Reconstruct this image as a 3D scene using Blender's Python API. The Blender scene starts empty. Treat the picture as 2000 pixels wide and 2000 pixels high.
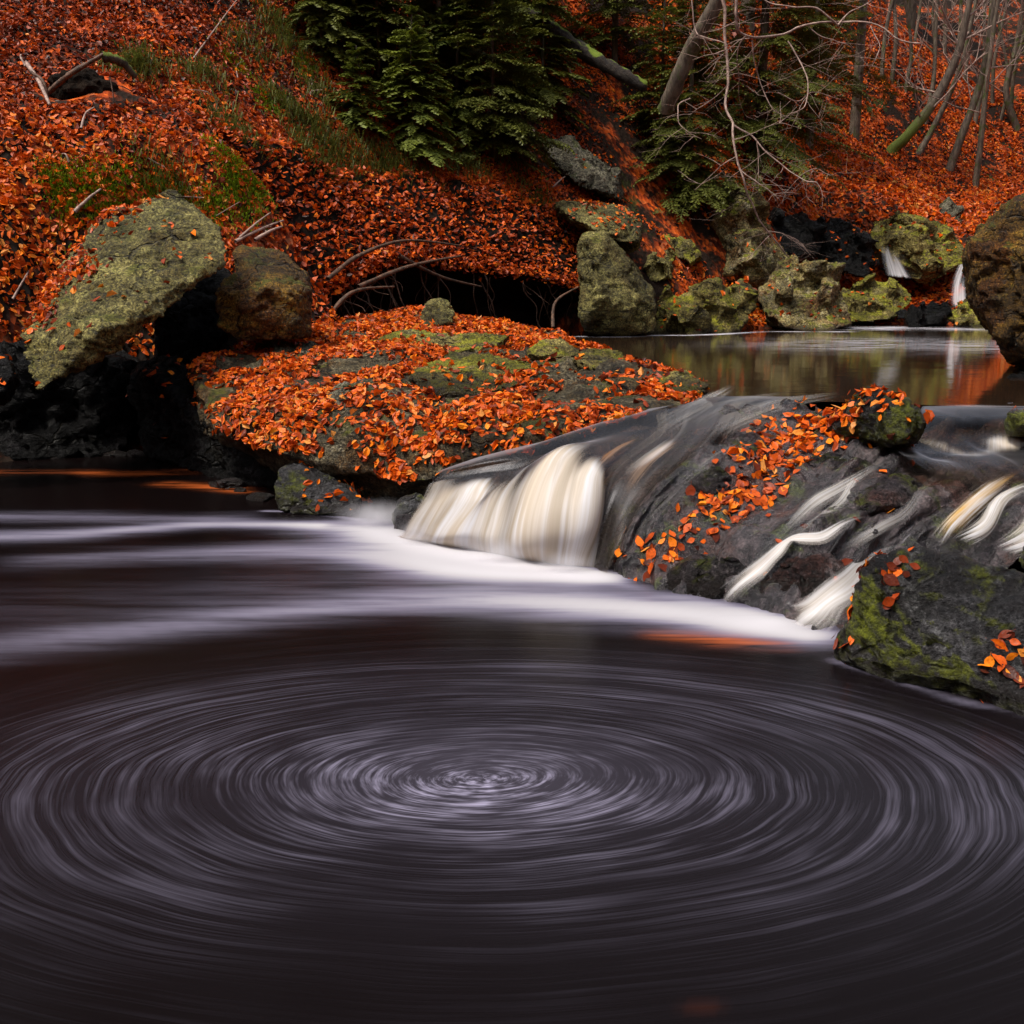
import bpy, bmesh, math, random
import numpy as np
from mathutils import Vector, Matrix
from mathutils.bvhtree import BVHTree

random.seed(7)
rng = np.random.default_rng(7)
R = math.radians
scene = bpy.context.scene
col = scene.collection

# ------------------------------------------------------------------ camera
PITCH = R(12.4)
FPX = 2005.0
CAMZ = 1.5
cam = bpy.data.cameras.new('camera')
cam.sensor_width = 36.0
cam.lens = 36.0 * FPX / 2000.0
cam.clip_start = 0.05
cam.clip_end = 600
camo = bpy.data.objects.new('camera', cam)
camo.location = (0, 0, CAMZ)
camo.rotation_euler = (R(90) - PITCH, 0, 0)
col.objects.link(camo)
scene.camera = camo

# ------------------------------------------------------------------ sky, sun, exposure
SUN_EL, SUN_AZ = R(64), R(-118)
world = bpy.data.worlds.new('World')
scene.world = world
world.use_nodes = True
wn = world.node_tree
wn.nodes.clear()
w_out = wn.nodes.new('ShaderNodeOutputWorld')
w_bg = wn.nodes.new('ShaderNodeBackground')
w_sky = wn.nodes.new('ShaderNodeTexSky')
w_sky.sky_type = 'NISHITA'
w_sky.sun_disc = False
w_sky.sun_elevation = SUN_EL
w_sky.sun_rotation = SUN_AZ
w_sky.dust_density = 4.0
w_sky.air_density = 1.0
w_hs = wn.nodes.new('ShaderNodeHueSaturation')
w_hs.inputs['Saturation'].default_value = 0.42
wn.links.new(w_sky.outputs[0], w_hs.inputs['Color'])
wn.links.new(w_hs.outputs[0], w_bg.inputs['Color'])
w_bg.inputs['Strength'].default_value = 0.085
wn.links.new(w_bg.outputs[0], w_out.inputs['Surface'])

sl = bpy.data.lights.new('sun', 'SUN')
sl.energy = 1.5
sl.angle = R(14)
sl.color = (1.0, 0.93, 0.83)
so = bpy.data.objects.new('sun', sl)
col.objects.link(so)
# sky sun direction for rotation a: (sin a, cos a) * cos el
sd = Vector((math.sin(SUN_AZ) * math.cos(SUN_EL), math.cos(SUN_AZ) * math.cos(SUN_EL), math.sin(SUN_EL)))
so.rotation_euler = sd.to_track_quat('Z', 'Y').to_euler()
so.location = (0, 0, 30)

vs = scene.view_settings
vs.view_transform = 'Standard'
vs.look = 'None'
vs.gamma = 1.0
vs.exposure = 1.4
vs.use_curve_mapping = False
scene.cycles.use_denoising = True
scene.cycles.max_bounces = 8
scene.cycles.transparent_max_bounces = 24
scene.cycles.volume_bounces = 2
scene.cycles.caustics_reflective = False
scene.cycles.caustics_refractive = False

# ------------------------------------------------------------------ helpers
CP, SP = math.cos(PITCH), math.sin(PITCH)

def ray_dir(px, py):
    u = (px - 1000) / FPX
    v = (1000 - py) / FPX
    return np.array([u, CP + v * SP, -SP + v * CP])

def P(px, py, d):
    """the place at world depth d that stands at this spot of the photograph"""
    r = ray_dir(px, py)
    return np.array([0, 0, CAMZ]) + r * (d / r[1])

def PZ(px, py, z):
    r = ray_dir(px, py)
    return np.array([0, 0, CAMZ]) + r * ((z - CAMZ) / r[2])

def project(p):
    q = np.asarray(p, float) - np.array([0, 0, CAMZ])
    f = q[..., 1] * CP - q[..., 2] * SP
    up = q[..., 1] * SP + q[..., 2] * CP
    f = np.maximum(f, 1e-3)
    return 1000 + FPX * q[..., 0] / f, 1000 - FPX * up / f, f

def _hash(i, j, k, s):
    h = (i * 374761393 + j * 668265263 + k * 2147483647 + s * 1274126177) & 0xFFFFFFFF
    h = ((h ^ (h >> 13)) * 1274126177) & 0xFFFFFFFF
    h = (h ^ (h >> 16)) & 0xFFFFFFFF
    return h.astype(np.float64) / 4294967295.0

def vnoise(p, s=0):
    p = np.asarray(p, float)
    i = np.floor(p).astype(np.int64)
    f = p - i
    f = f * f * f * (f * (f * 6 - 15) + 10)
    x, y, z = i[:, 0], i[:, 1], i[:, 2]
    def h(a, b, c): return _hash(x + a, y + b, z + c, s)
    fx, fy, fz = f[:, 0], f[:, 1], f[:, 2]
    a = h(0,0,0)*(1-fx)+h(1,0,0)*fx
    b = h(0,1,0)*(1-fx)+h(1,1,0)*fx
    c = h(0,0,1)*(1-fx)+h(1,0,1)*fx
    d = h(0,1,1)*(1-fx)+h(1,1,1)*fx
    return ((a*(1-fy)+b*fy)*(1-fz)+(c*(1-fy)+d*fy)*fz)*2-1

def fbm(p, octv=4, s=0, gain=0.5):
    p = np.asarray(p, float)
    r = np.zeros(len(p)); a = 1.0
    for o in range(octv):
        r += a * vnoise(p * (2.03 ** o) + 17.3 * o, s + o)
        a *= gain
    return r

def sstep(a, b, x):
    t = np.clip((x - a) / (b - a), 0, 1)
    return t * t * (3 - 2 * t)

def mesh_from(name, verts, faces, mat=None, smooth=True):
    me = bpy.data.meshes.new(name)
    verts = np.asarray(verts, np.float32)
    me.vertices.add(len(verts))
    me.vertices.foreach_set('co', verts.ravel())
    if isinstance(faces, np.ndarray):
        n, k = faces.shape
        me.loops.add(n * k)
        me.loops.foreach_set('vertex_index', faces.astype(np.int32).ravel())
        me.polygons.add(n)
        me.polygons.foreach_set('loop_start', np.arange(0, n * k, k, dtype=np.int32))
        me.polygons.foreach_set('loop_total', np.full(n, k, dtype=np.int32))
        me.update(calc_edges=True)
    else:
        me.clear_geometry()
        me.from_pydata([tuple(map(float, v)) for v in verts], [], faces)
        me.update()
    me.polygons.foreach_set('use_smooth', np.full(len(me.polygons), smooth))
    if mat: me.materials.append(mat)
    me.validate()
    return me

def tag(o, label=None, cat=None, group=None, kind=None):
    if label: o['label'] = label
    if cat: o['category'] = cat
    if group: o['group'] = group
    if kind: o['kind'] = kind
    return o

def link(name, me, parent=None):
    o = bpy.data.objects.new(name, me)
    col.objects.link(o)
    if parent is not None: o.parent = parent
    return o

def empty(name, loc):
    o = bpy.data.objects.new(name, None)
    o.location = [float(a) for a in loc]
    o.empty_display_size = 0.1
    col.objects.link(o)
    return o

def verts_of(me):
    a = np.empty(len(me.vertices) * 3, np.float32)
    me.vertices.foreach_get('co', a)
    return a.reshape(-1, 3).astype(float)

def normals_of(me):
    a = np.empty(len(me.vertices) * 3, np.float32)
    me.vertices.foreach_get('normal', a)
    return a.reshape(-1, 3).astype(float)

def set_verts(me, v):
    me.vertices.foreach_set('co', np.asarray(v, np.float32).ravel())
    me.update()

def rebase(me):
    """move the mesh so that its origin is the middle of its foot; returns that spot"""
    v = verts_of(me)
    c = np.array([(v[:,0].min()+v[:,0].max())/2, (v[:,1].min()+v[:,1].max())/2, v[:,2].min()])
    set_verts(me, v - c)
    return c

def catmull(pts, n):
    pts = np.asarray(pts, float)
    m = len(pts)
    t = np.linspace(0, m - 1, n)
    i = np.clip(np.floor(t).astype(int), 0, m - 2)
    f = (t - i)
    shape = (-1,) + (1,) * (pts.ndim - 1)
    f = f.reshape(shape)
    p0 = pts[np.clip(i-1, 0, m-1)]; p1 = pts[i]; p2 = pts[i+1]; p3 = pts[np.clip(i+2, 0, m-1)]
    return 0.5*((2*p1)+(-p0+p2)*f+(2*p0-5*p1+4*p2-p3)*f*f+(-p0+3*p1-3*p2+p3)*f**3)

def tube_geo(path, radii, sides=6, seed=0, wob=0.0):
    path = np.asarray(path, float)
    n = len(path)
    radii = np.interp(np.linspace(0, 1, n), np.linspace(0, 1, len(radii)), radii)
    tan = np.gradient(path, axis=0)
    tan /= np.linalg.norm(tan, axis=1)[:, None] + 1e-9
    ref = np.array([0.31, 0.2, 0.93]); 
    if abs(tan[0] @ ref) > 0.9: ref = np.array([1.0, 0.1, 0])
    u = np.cross(tan, ref); u /= np.linalg.norm(u, axis=1)[:, None] + 1e-9
    w = np.cross(tan, u)
    a = np.linspace(0, 2*math.pi, sides, endpoint=False)
    ring = u[:, None, :]*np.cos(a)[None, :, None] + w[:, None, :]*np.sin(a)[None, :, None]
    rr = radii[:, None, None]*np.ones((1, sides, 1))
    if wob:
        r2 = np.random.default_rng(seed)
        rr = rr*(1+wob*(r2.random((n, sides, 1))-.5))
    v = (path[:, None, :]+ring*rr).reshape(-1, 3)
    i = np.arange(n-1)[:, None]*sides; j = np.arange(sides)[None, :]; j2 = (j+1) % sides
    f = np.stack([i+j, i+j2, i+sides+j2, i+sides+j], -1).reshape(-1, 4)
    v = np.vstack([v, path[-1:]+tan[-1:]*radii[-1]*0.5])
    tip = len(v)-1; b = (n-1)*sides
    fc = np.array([[b+k, b+(k+1) % sides, tip, tip] for k in range(sides)])
    return v, f, fc

class Geo:
    """collects quads and triangles of one mesh"""
    def __init__(s): s.v = []; s.f = []; s.n = 0
    def add(s, v, f):
        s.v.append(np.asarray(v, float)); s.f.extend((np.asarray(f)+s.n).tolist()); s.n += len(v)
    def tube(s, path, radii, sides=6, wob=0.0, seed=0):
        v, f, fc = tube_geo(path, radii, sides, seed, wob)
        s.v.append(v); s.f.extend((f+s.n).tolist())
        s.f.extend([[a+s.n, b+s.n, c+s.n] for a, b, c, _ in fc]); s.n += len(v)
    def mesh(s, name, mat, smooth=True):
        return mesh_from(name, np.vstack(s.v), s.f, mat, smooth)

# ------------------------------------------------------------------ materials
class NT:
    def __init__(s, name):
        s.m = bpy.data.materials.new(name); s.m.use_nodes = True
        s.t = s.m.node_tree; s.t.nodes.clear()
        s.out = s.t.nodes.new('ShaderNodeOutputMaterial')
    def n(s, typ, **kw):
        nd = s.t.nodes.new('ShaderNode' + typ)
        for k, v in kw.items():
            if k.startswith('i_'):
                key = k[2:].replace('_', ' ')
                nd.inputs[int(key) if key.isdigit() else key].default_value = v
            else: setattr(nd, k, v)
        return nd
    def l(s, a, b): s.t.links.new(a, b)
    def pos(s): return s.n('NewGeometry').outputs['Position']
    def noise(s, vec, scale, detail=4, rough=0.55, dist=0.0):
        nd = s.n('TexNoise', i_Scale=scale, i_Detail=detail, i_Roughness=rough, i_Distortion=dist)
        if vec is not None: s.l(vec, nd.inputs['Vector'])
        return nd.outputs['Fac']
    def ramp(s, fac, stops, interp='LINEAR'):
        nd = s.n('ValToRGB'); cr = nd.color_ramp; cr.interpolation = interp
        while len(cr.elements) < len(stops): cr.elements.new(0.5)
        for e, (p, c) in zip(cr.elements, stops):
            e.position = p; e.color = (c[0], c[1], c[2], 1) if len(c) == 3 else c
        s.l(fac, nd.inputs['Fac'])
        return nd.outputs['Color']
    def maprange(s, v, a, b, c=0.0, d=1.0, smooth=True):
        nd = s.n('MapRange', i_1=a, i_2=b, i_3=c, i_4=d)
        if smooth: nd.interpolation_type = 'SMOOTHSTEP'
        s.l(v, nd.inputs[0]); return nd.outputs[0]
    def math(s, op, a, b=None, clamp=False):
        nd = s.n('Math', operation=op, use_clamp=clamp)
        for k, v in ((0, a), (1, b)):
            if v is None: continue
            if isinstance(v, (int, float)): nd.inputs[k].default_value = v
            else: s.l(v, nd.inputs[k])
        return nd.outputs[0]
    def mix(s, fac, a, b, mode='MIX'):
        nd = s.n('Mix', data_type='RGBA', blend_type=mode)
        for k, v in ((0, fac), (6, a), (7, b)):
            if isinstance(v, (int, float)): nd.inputs[k].default_value = v
            elif isinstance(v, tuple): nd.inputs[k].default_value = (v[0], v[1], v[2], 1)
            else: s.l(v, nd.inputs[k])
        return nd.outputs[2]
    def attr(s, name, out='Fac'):
        return s.n('Attribute', attribute_name=name).outputs[out]
    def scaled(s, vec, sc, rot=(0, 0, 0)):
        nd = s.n('Mapping'); nd.inputs['Scale'].default_value = sc; nd.inputs['Rotation'].default_value = rot
        s.l(vec, nd.inputs['Vector']); return nd.outputs[0]
    def bump(s, h, strength, dist=0.02, normal=None):
        nd = s.n('Bump', i_Strength=strength, i_Distance=dist); s.l(h, nd.inputs['Height'])
        if normal is not None: s.l(normal, nd.inputs['Normal'])
        return nd.outputs[0]
    def bsdf(s, color, rough=0.6, normal=None, spec=0.5, **kw):
        b = s.n('BsdfPrincipled')
        for key, v in (('Base Color', color), ('Roughness', rough), ('Specular IOR Level', spec)):
            if isinstance(v, tuple): b.inputs[key].default_value = (v[0], v[1], v[2], 1)
            elif isinstance(v, (int, float)): b.inputs[key].default_value = v
            else: s.l(v, b.inputs[key])
        if normal is not None: s.l(normal, b.inputs['Normal'])
        for k, v in kw.items(): b.inputs[k].default_value = v
        return b
    def done(s, sh): s.l(sh, s.out.inputs['Surface']); return s.m

def rock_material(name, dark, mid, light, moss, moss_amt=0.5, lichen=(0.30,0.30,0.14), lichen_amt=0.4,
                  rough=0.62, wetz=None, rust=None, seed=0.0, strata=(0.5,0.2,0.9), spec=0.22, up_w=0.22):
    t = NT(name)
    pos = t.n('Mapping'); pos.inputs['Location'].default_value = (seed, seed*1.7, seed*0.3)
    t.l(t.pos(), pos.inputs['Vector']); pos = pos.outputs[0]
    n1 = t.noise(pos, 3.0, 6, 0.62)
    st = t.scaled(pos, (2.0, 3.0, 16.0), strata)
    n2 = t.noise(st, 1.3, 5, 0.6)
    c = t.ramp(t.math('ADD', t.math('MULTIPLY', n1, 0.55), t.math('MULTIPLY', n2, 0.45)),
               [(0.36, dark), (0.5, mid), (0.64, light)])
    if rust:
        c = t.mix(t.maprange(t.noise(pos, 2.2, 4, 0.6), 0.48, 0.62), c, rust)
    nf = t.noise(pos, 38.0, 5, 0.7)
    lm = t.math('MULTIPLY', t.maprange(t.noise(pos, 5.0, 6, 0.68), 0.58-0.2*lichen_amt, 0.68-0.1*lichen_amt),
                t.maprange(nf, 0.40, 0.62))
    lm = t.math('MULTIPLY', lm, 0.8)
    c = t.mix(lm, c, lichen)
    spk = t.maprange(t.noise(pos, 75.0, 3, 0.7), 0.60, 0.70)
    c = t.mix(t.math('MULTIPLY', spk, 0.5), c, tuple(min(1, x*2.6+0.03) for x in light))
    drk = t.maprange(t.noise(pos, 52.0, 4, 0.7), 0.52, 0.38)
    c = t.mix(t.math('MULTIPLY', drk, 0.6), c, tuple(x*0.45 for x in dark))
    geo = t.n('NewGeometry')
    sep = t.n('SeparateXYZ'); t.l(geo.outputs['Normal'], sep.inputs[0])
    up = t.maprange(sep.outputs[2], -0.15, 0.75)
    mm = t.maprange(t.math('ADD', t.math('MULTIPLY', up, up_w), t.noise(pos, 3.6, 6, 0.66)),
                    0.92-0.45*moss_amt, 1.02-0.45*moss_amt)
    mossc = t.mix(t.noise(pos, 60, 3, 0.7), tuple(x*0.45 for x in moss), tuple(x*1.5 for x in moss))
    c = t.mix(mm, c, mossc)
    mic = t.math('MULTIPLY', t.maprange(t.noise(pos, 26.0, 6, 0.75), 0.34, 0.66, 0.22, 1.65), t.maprange(t.noise(pos, 85.0, 4, 0.7), 0.34, 0.66, 0.6, 1.35))
    mc = t.n('CombineColor'); [t.l(mic, mc.inputs[k_]) for k_ in range(3)]
    c = t.mix(1.0, c, mc.outputs[0], 'MULTIPLY')
    vc = t.n('TexVoronoi', feature='DISTANCE_TO_EDGE', i_Scale=1.7)
    wv = t.n('VectorMath', operation='SCALE'); wn_ = t.n('TexNoise', i_Scale=2.5, i_Detail=4.0); t.l(pos, wn_.inputs['Vector']); t.l(wn_.outputs['Color'], wv.inputs[0]); wv.inputs['Scale'].default_value = .55
    wa = t.n('VectorMath', operation='ADD'); t.l(t.scaled(pos, (1, 1, 1.7), strata), wa.inputs[0]); t.l(wv.outputs[0], wa.inputs[1]); t.l(wa.outputs[0], vc.inputs['Vector'])
    crk = t.maprange(vc.outputs['Distance'], 0.0, 0.035, 1.0, 0.0)
    crk = t.math('MULTIPLY', crk, t.maprange(t.noise(pos, 2.0, 2), .42, .58))
    c = t.mix(t.math('MULTIPLY', crk, .8), c, (0.006, 0.005, 0.003))
    big = t.maprange(t.noise(pos, 1.6, 4, .6), .35, .65, .55, 1.3)
    bc = t.n('CombineColor'); [t.l(big, bc.inputs[k_]) for k_ in range(3)]
    c = t.mix(1.0, c, bc.outputs[0], 'MULTIPLY')
    rg = rough
    if wetz is not None:
        sz = t.n('SeparateXYZ'); t.l(t.pos(), sz.inputs[0])
        w = t.maprange(t.math('ADD', sz.outputs[2], t.math('MULTIPLY', n1, 0.12)), wetz+0.20, wetz+0.06)
        c = t.mix(t.math('MULTIPLY', w, 0.8), c, (0.010, 0.007, 0.005))
        rg = t.maprange(w, 0, 1, rough, 0.3, False)
    nf2 = t.noise(pos, 16.0, 7, 0.72)
    h = t.math('ADD', t.math('MULTIPLY', n2, 0.7), t.math('ADD', t.math('MULTIPLY', nf2, 0.9), t.math('MULTIPLY', mic, 0.12)))
    h = t.math('SUBTRACT', h, t.math('MULTIPLY', crk, 0.6))
    nb = t.bump(h, 1.0, 0.05)
    b = t.bsdf(c, rg, nb, spec)
    return t.done(b.outputs[0])

def leaf_material(name, use_attr=True):
    t = NT(name)
    fac = t.attr('tint') if use_attr else t.n('ObjectInfo').outputs['Random']
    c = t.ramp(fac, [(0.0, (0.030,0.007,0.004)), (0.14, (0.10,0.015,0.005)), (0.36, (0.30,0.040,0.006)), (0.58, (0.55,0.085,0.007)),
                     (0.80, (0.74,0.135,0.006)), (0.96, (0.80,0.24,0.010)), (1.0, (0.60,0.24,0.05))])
    pos = t.pos()
    c = t.mix(t.math('MULTIPLY', t.maprange(t.noise(pos, 90, 3, 0.6), 0.45, 0.7), 0.45), c, (0.13, 0.026, 0.009))
    nb = t.bump(t.noise(pos, 60, 3, 0.6), 0.4, 0.01)
    b = t.bsdf(c, 0.38, nb, 0.16)
    tr = t.n('BsdfTranslucent'); t.l(c, tr.inputs['Color'])
    mx = t.n('MixShader', i_0=0.14); t.l(b.outputs[0], mx.inputs[1]); t.l(tr.outputs[0], mx.inputs[2])
    return t.done(mx.outputs[0])

def simple_material(name, c1, c2, scale=8, rough=0.7, bump=0.4, moss=None, moss_lo=0.5, stretch=(1,1,1), top_only=False, spec=0.3):
    t = NT(name); pos = t.pos()
    n = t.noise(t.scaled(pos, stretch), scale, 5, 0.65)
    c = t.mix(t.maprange(n, 0.35, 0.65), c1, c2)
    if moss:
        m = t.noise(pos, 2.5, 5, 0.65)
        if top_only:
            sep = t.n('SeparateXYZ'); t.l(t.n('NewGeometry').outputs['Normal'], sep.inputs[0])
            m = t.math('ADD', m, t.math('MULTIPLY', sep.outputs[2], 0.25))
        c = t.mix(t.maprange(m, moss_lo, moss_lo+0.12), c, moss)
    b = t.bsdf(c, rough, t.bump(n, bump, 0.03), spec)
    return t.done(b.outputs[0])

def foliage_material(name, a, b_, rough=0.55):
    t = NT(name)
    c = t.mix(t.attr('tint'), a, b_)
    b = t.bsdf(c, rough, None, 0.25)
    tr = t.n('BsdfTranslucent'); t.l(c, tr.inputs['Color'])
    mx = t.n('MixShader', i_0=0.25); t.l(b.outputs[0], mx.inputs[1]); t.l(tr.outputs[0], mx.inputs[2])
    return t.done(mx.outputs[0])

M = {}
M['boulder'] = rock_material('boulder_stone', (0.034,0.027,0.008), (0.14,0.117,0.032), (0.29,0.245,0.085), (0.095,0.092,0.014), 0.36,
                             (0.34,0.31,0.10), 0.6, 0.6, None, (0.10,0.075,0.02), 1.3)
M['golden'] = rock_material('golden_stone', (0.018,0.010,0.003), (0.12,0.060,0.008), (0.32,0.175,0.022), (0.085,0.078,0.008), 0.46,
                            (0.20,0.16,0.05), 0.1, 0.55, None, (0.10,0.036,0.006), 4.1, (0.2,0.5,0.3))
M['slab'] = rock_material('slab_stone', (0.016,0.012,0.007), (0.068,0.052,0.026), (0.18,0.15,0.085), (0.075,0.075,0.012), 0.38,
                          (0.24,0.21,0.14), 0.4, 0.5, 0.0, (0.085,0.045,0.014), 2.2, (0.15,0.1,0.2))
M['grey'] = rock_material('grey_stone', (0.03,0.026,0.018), (0.10,0.088,0.055), (0.20,0.18,0.13), (0.06,0.065,0.018), 0.42,
                          (0.27,0.25,0.17), 0.5, 0.6, None, None, 5.4, (0.3,0.1,0.2))
M['mossy'] = rock_material('mossy_stone', (0.028,0.021,0.007), (0.15,0.118,0.030), (0.34,0.275,0.085), (0.19,0.18,0.014), 0.60,
                           (0.22,0.21,0.10), 0.3, 0.65, 0.75, None, 3.7)
M['nearmoss'] = rock_material('wet_mossy_stone', (0.007,0.006,0.006), (0.024,0.022,0.022), (0.075,0.073,0.078), (0.10,0.112,0.008), 1.24,
                              (0.16,0.16,0.16), 0.2, 0.40, 0.02, None, 6.6, (0.35,0.2,0.4), spec=.35, up_w=-.16)
M['wet'] = rock_material('wet_shade_dark_stone', (0.002,0.002,0.002), (0.005,0.005,0.005), (0.016,0.015,0.016), (0.008,0.009,0.003), 0.28,
                         (0.05,0.05,0.05), 0.0, 0.38, None, None, 8.8, spec=0.10)  # wet rock, blackened further so its colour carries the hollow's shade
M['wetstone'] = rock_material('wet_purple_stone', (0.008,0.007,0.008), (0.030,0.025,0.028), (0.085,0.070,0.072), (0.04,0.045,0.007), 0.40,
                         (0.14,0.12,0.12), 0.3, 0.3, 0.02, (0.05,0.024,0.02), 11.1, (0.6,0.3,0.4))
M['pale'] = rock_material('pale_stone', (0.04,0.031,0.012), (0.20,0.152,0.050), (0.42,0.345,0.15), (0.15,0.15,0.014), 0.5,
                          (0.36,0.33,0.22), 0.6, 0.65, 0.75, (0.16,0.075,0.02), 7.1, (0.9,0.2,0.1))
M['moss_rock'] = rock_material('moss_cushion', (0.02,0.028,0.006), (0.05,0.07,0.010), (0.10,0.14,0.014), (0.085,0.13,0.008), 1.2,
                               (0.12,0.17,0.02), 0.1, 0.85, None, None, 9.9)
M['leaf'] = leaf_material('wet_beech_leaf')
M['leaf1'] = leaf_material('single_beech_leaf', False)
M['soil'] = simple_material('dark_soil', (0.003,0.002,0.0015), (0.014,0.009,0.006), 10, 0.9, 0.8, spec=.05)
M['bark'] = simple_material('beech_bark', (0.05,0.036,0.026), (0.13,0.10,0.07), 12, 0.75, 0.6, (0.05,0.062,0.012), 0.52, (1,1,0.25))
M['mossbark'] = simple_material('mossy_bark', (0.03,0.022,0.014), (0.07,0.05,0.032), 12, 0.8, 0.8, (0.085,0.115,0.010), 0.42, (1,1,0.3), True)
def foot_moss():
    t = NT('moss_footed_bark'); pos = t.pos()
    n = t.noise(t.scaled(pos, (1,1,.3)), 12, 5, .65)
    c = t.mix(t.maprange(n, .35, .65), (0.05,0.036,0.026), (0.12,0.09,0.065))
    sp = t.n('SeparateXYZ'); t.l(t.n('TexCoord').outputs['Object'], sp.inputs[0])
    c = t.mix(t.maprange(t.math('ADD', sp.outputs[2], t.math('MULTIPLY', n, 1.2)), 2.6, 1.2), c, (0.075,0.10,0.010))
    return t.done(t.bsdf(c, .8, t.bump(n, .6, .03), .3).outputs[0])
M['footmoss'] = foot_moss()
M['logbark'] = simple_material('dark_log_bark', (0.008,0.005,0.004), (0.026,0.018,0.012), 14, 0.85, 0.9, (0.10,0.14,0.008), 0.60, (1,1,1), True)
M['twig'] = simple_material('twig_bark', (0.16,0.10,0.08), (0.36,0.25,0.20), 14, 0.6, 0.3)
M['root'] = simple_material('root_bark', (0.03,0.017,0.010), (0.12,0.06,0.035), 14, 0.7, 0.4)
M['spruce'] = foliage_material('spruce_needle', (0.018,0.024,0.006), (0.125,0.135,0.016))
M['fir'] = foliage_material('young_fir_needle', (0.035,0.05,0.009), (0.16,0.19,0.020))
M['grass'] = foliage_material('green_blade', (0.045,0.055,0.012), (0.16,0.17,0.03))
M['moss'] = foliage_material('moss_tuft', (0.08,0.13,0.008), (0.30,0.42,0.016))
M['ivy'] = foliage_material('ivy_leaf', (0.012,0.022,0.010), (0.05,0.075,0.03), 0.35)

# ground: leaf litter with soil and moss
def ground_material():
    t = NT('forest_floor'); pos = t.pos()
    v = t.n('TexVoronoi', i_Scale=13.0, i_Randomness=1.0); t.l(t.scaled(pos, (1, 1, 0.6)), v.inputs['Vector'])
    sep = t.n('SeparateColor'); t.l(v.outputs['Color'], sep.inputs[0])
    c = t.ramp(sep.outputs[0], [(0.0, (0.018,0.006,0.004)), (0.25, (0.11,0.018,0.006)), (0.6, (0.36,0.052,0.008)), (0.85, (0.58,0.10,0.010)), (1.0, (0.32,0.10,0.04))])
    n = t.noise(pos, 1.1, 6, 0.65)
    c = t.mix(t.maprange(n, 0.47, 0.60), (0.014, 0.008, 0.005), c)
    c = t.mix(t.maprange(t.noise(pos, 0.8, 6, 0.7), 0.58, 0.68), c, (0.035, 0.045, 0.010))
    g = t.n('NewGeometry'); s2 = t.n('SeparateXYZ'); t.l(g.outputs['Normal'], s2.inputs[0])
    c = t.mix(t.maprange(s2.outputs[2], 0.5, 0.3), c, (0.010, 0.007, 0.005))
    b = t.bsdf(c, 0.85, t.bump(v.outputs['Distance'], 0.7, 0.04), 0.1)
    return t.done(b.outputs[0])
M['ground'] = ground_material()

# ------------------------------------------------------------------ terrain
ctrl = [P(*a) for a in [
    # foot of the left bank
    (-60,640,9.4),(0,610,9.6),(120,600,10.1),(260,620,10.4),(420,630,10.7),(540,630,10.9),(640,630,11.6),
    (740,640,12.7),(860,650,13.9),(1000,660,15.2),(1100,665,15.9),
    # above the step
    (-60,430,9.9),(0,420,10.1),(220,400,10.7),(430,410,11.4),(560,470,11.8),(640,540,12.2),
    (740,500,13.5),(860,500,14.6),(980,510,15.6),(1080,530,16.6),
    (640,420,13.0),(860,420,15.2),(1080,420,17.3),
    (0,200,11.9),(300,200,12.7),(600,240,14.8),(880,290,17.2),(1060,320,18.7),
    (0,0,13.6),(300,0,14.8),(600,0,17.2),(880,0,20.6),(1080,60,22.5),(1250,200,22.0),
    # bank right of the block
    (1200,480,18.2),(1300,530,18.6),(1300,640,17.6),(1450,640,18.9),(1400,440,20.5),(1500,480,21.5),(1600,640,20.6),
    (1430,250,24.0),(1430,0,27.0),
    # spur and the hill behind
    (1560,300,27.5),(1650,370,26.5),(1760,430,26.0),(1600,480,24.5),(1860,440,26.5),(1930,450,27.5),
    (1600,230,31),(1750,340,31),(1900,410,31),
    (1700,330,36),(1850,400,37),(2050,420,38),(1650,150,42),(1850,250,43),(2050,300,44),(1700,0,52),(1900,0,55),(2150,50,56),
    (1780,540,24.5),(1850,600,22.5),(1750,640,21.5)]]
ctrl += [np.array(a, float) for a in [
    (-2,3,-1),(1,2,-1),(-4,5.5,-.9),(-3.5,8.2,-.5),(-1.4,7.6,-.4),(-5,8.0,-.5),(0.2,8.5,.15),(0,6.5,-.3),(1.5,6.3,-.2),(2.0,4.5,-.5),(3.2,4.6,-.1),
    (-.5,10,.45),(0.8,11,.5),(2.5,8.5,.1),(3,11,.1),(3.2,14,.2),(5,16,.3),(6.5,19,.5),(1.8,13,.3),
    (5.0,10,.2),(6.8,14,.2),(8.4,18,.3),(6.8,9,1.3),(8.4,12,1.5),(10.6,17,1.8),(12.5,21,2.4),(14,26,3.8),(4.6,5,.7),(5,2.5,.7),(8,5,3),(9,10,4),(12,14,5.5),(15,22,7),(20,30,9),
    (0,-.5,-.5),(0,-3,.6),(0,-8,3.5),(-6,-4,2.0),(6,-4,2.5),(0,-25,12),(-15,-15,9),(16,-12,9),(18,0,9),
    (-7.0,4,.2),(-7.2,7,.5),(-7.2,9,1.7),(-9,5,2.0),(-14,6,5.5),(-16,16,10),(-8,14,5.6),(-6,20,9.5),(0,30,14.5),(-16,32,19),(12,45,16),(-5,45,21),(5,65,26),(22,65,20),(35,60,20),(40,30,18),(32,80,26)]]
ctrl = np.array(ctrl)

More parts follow.
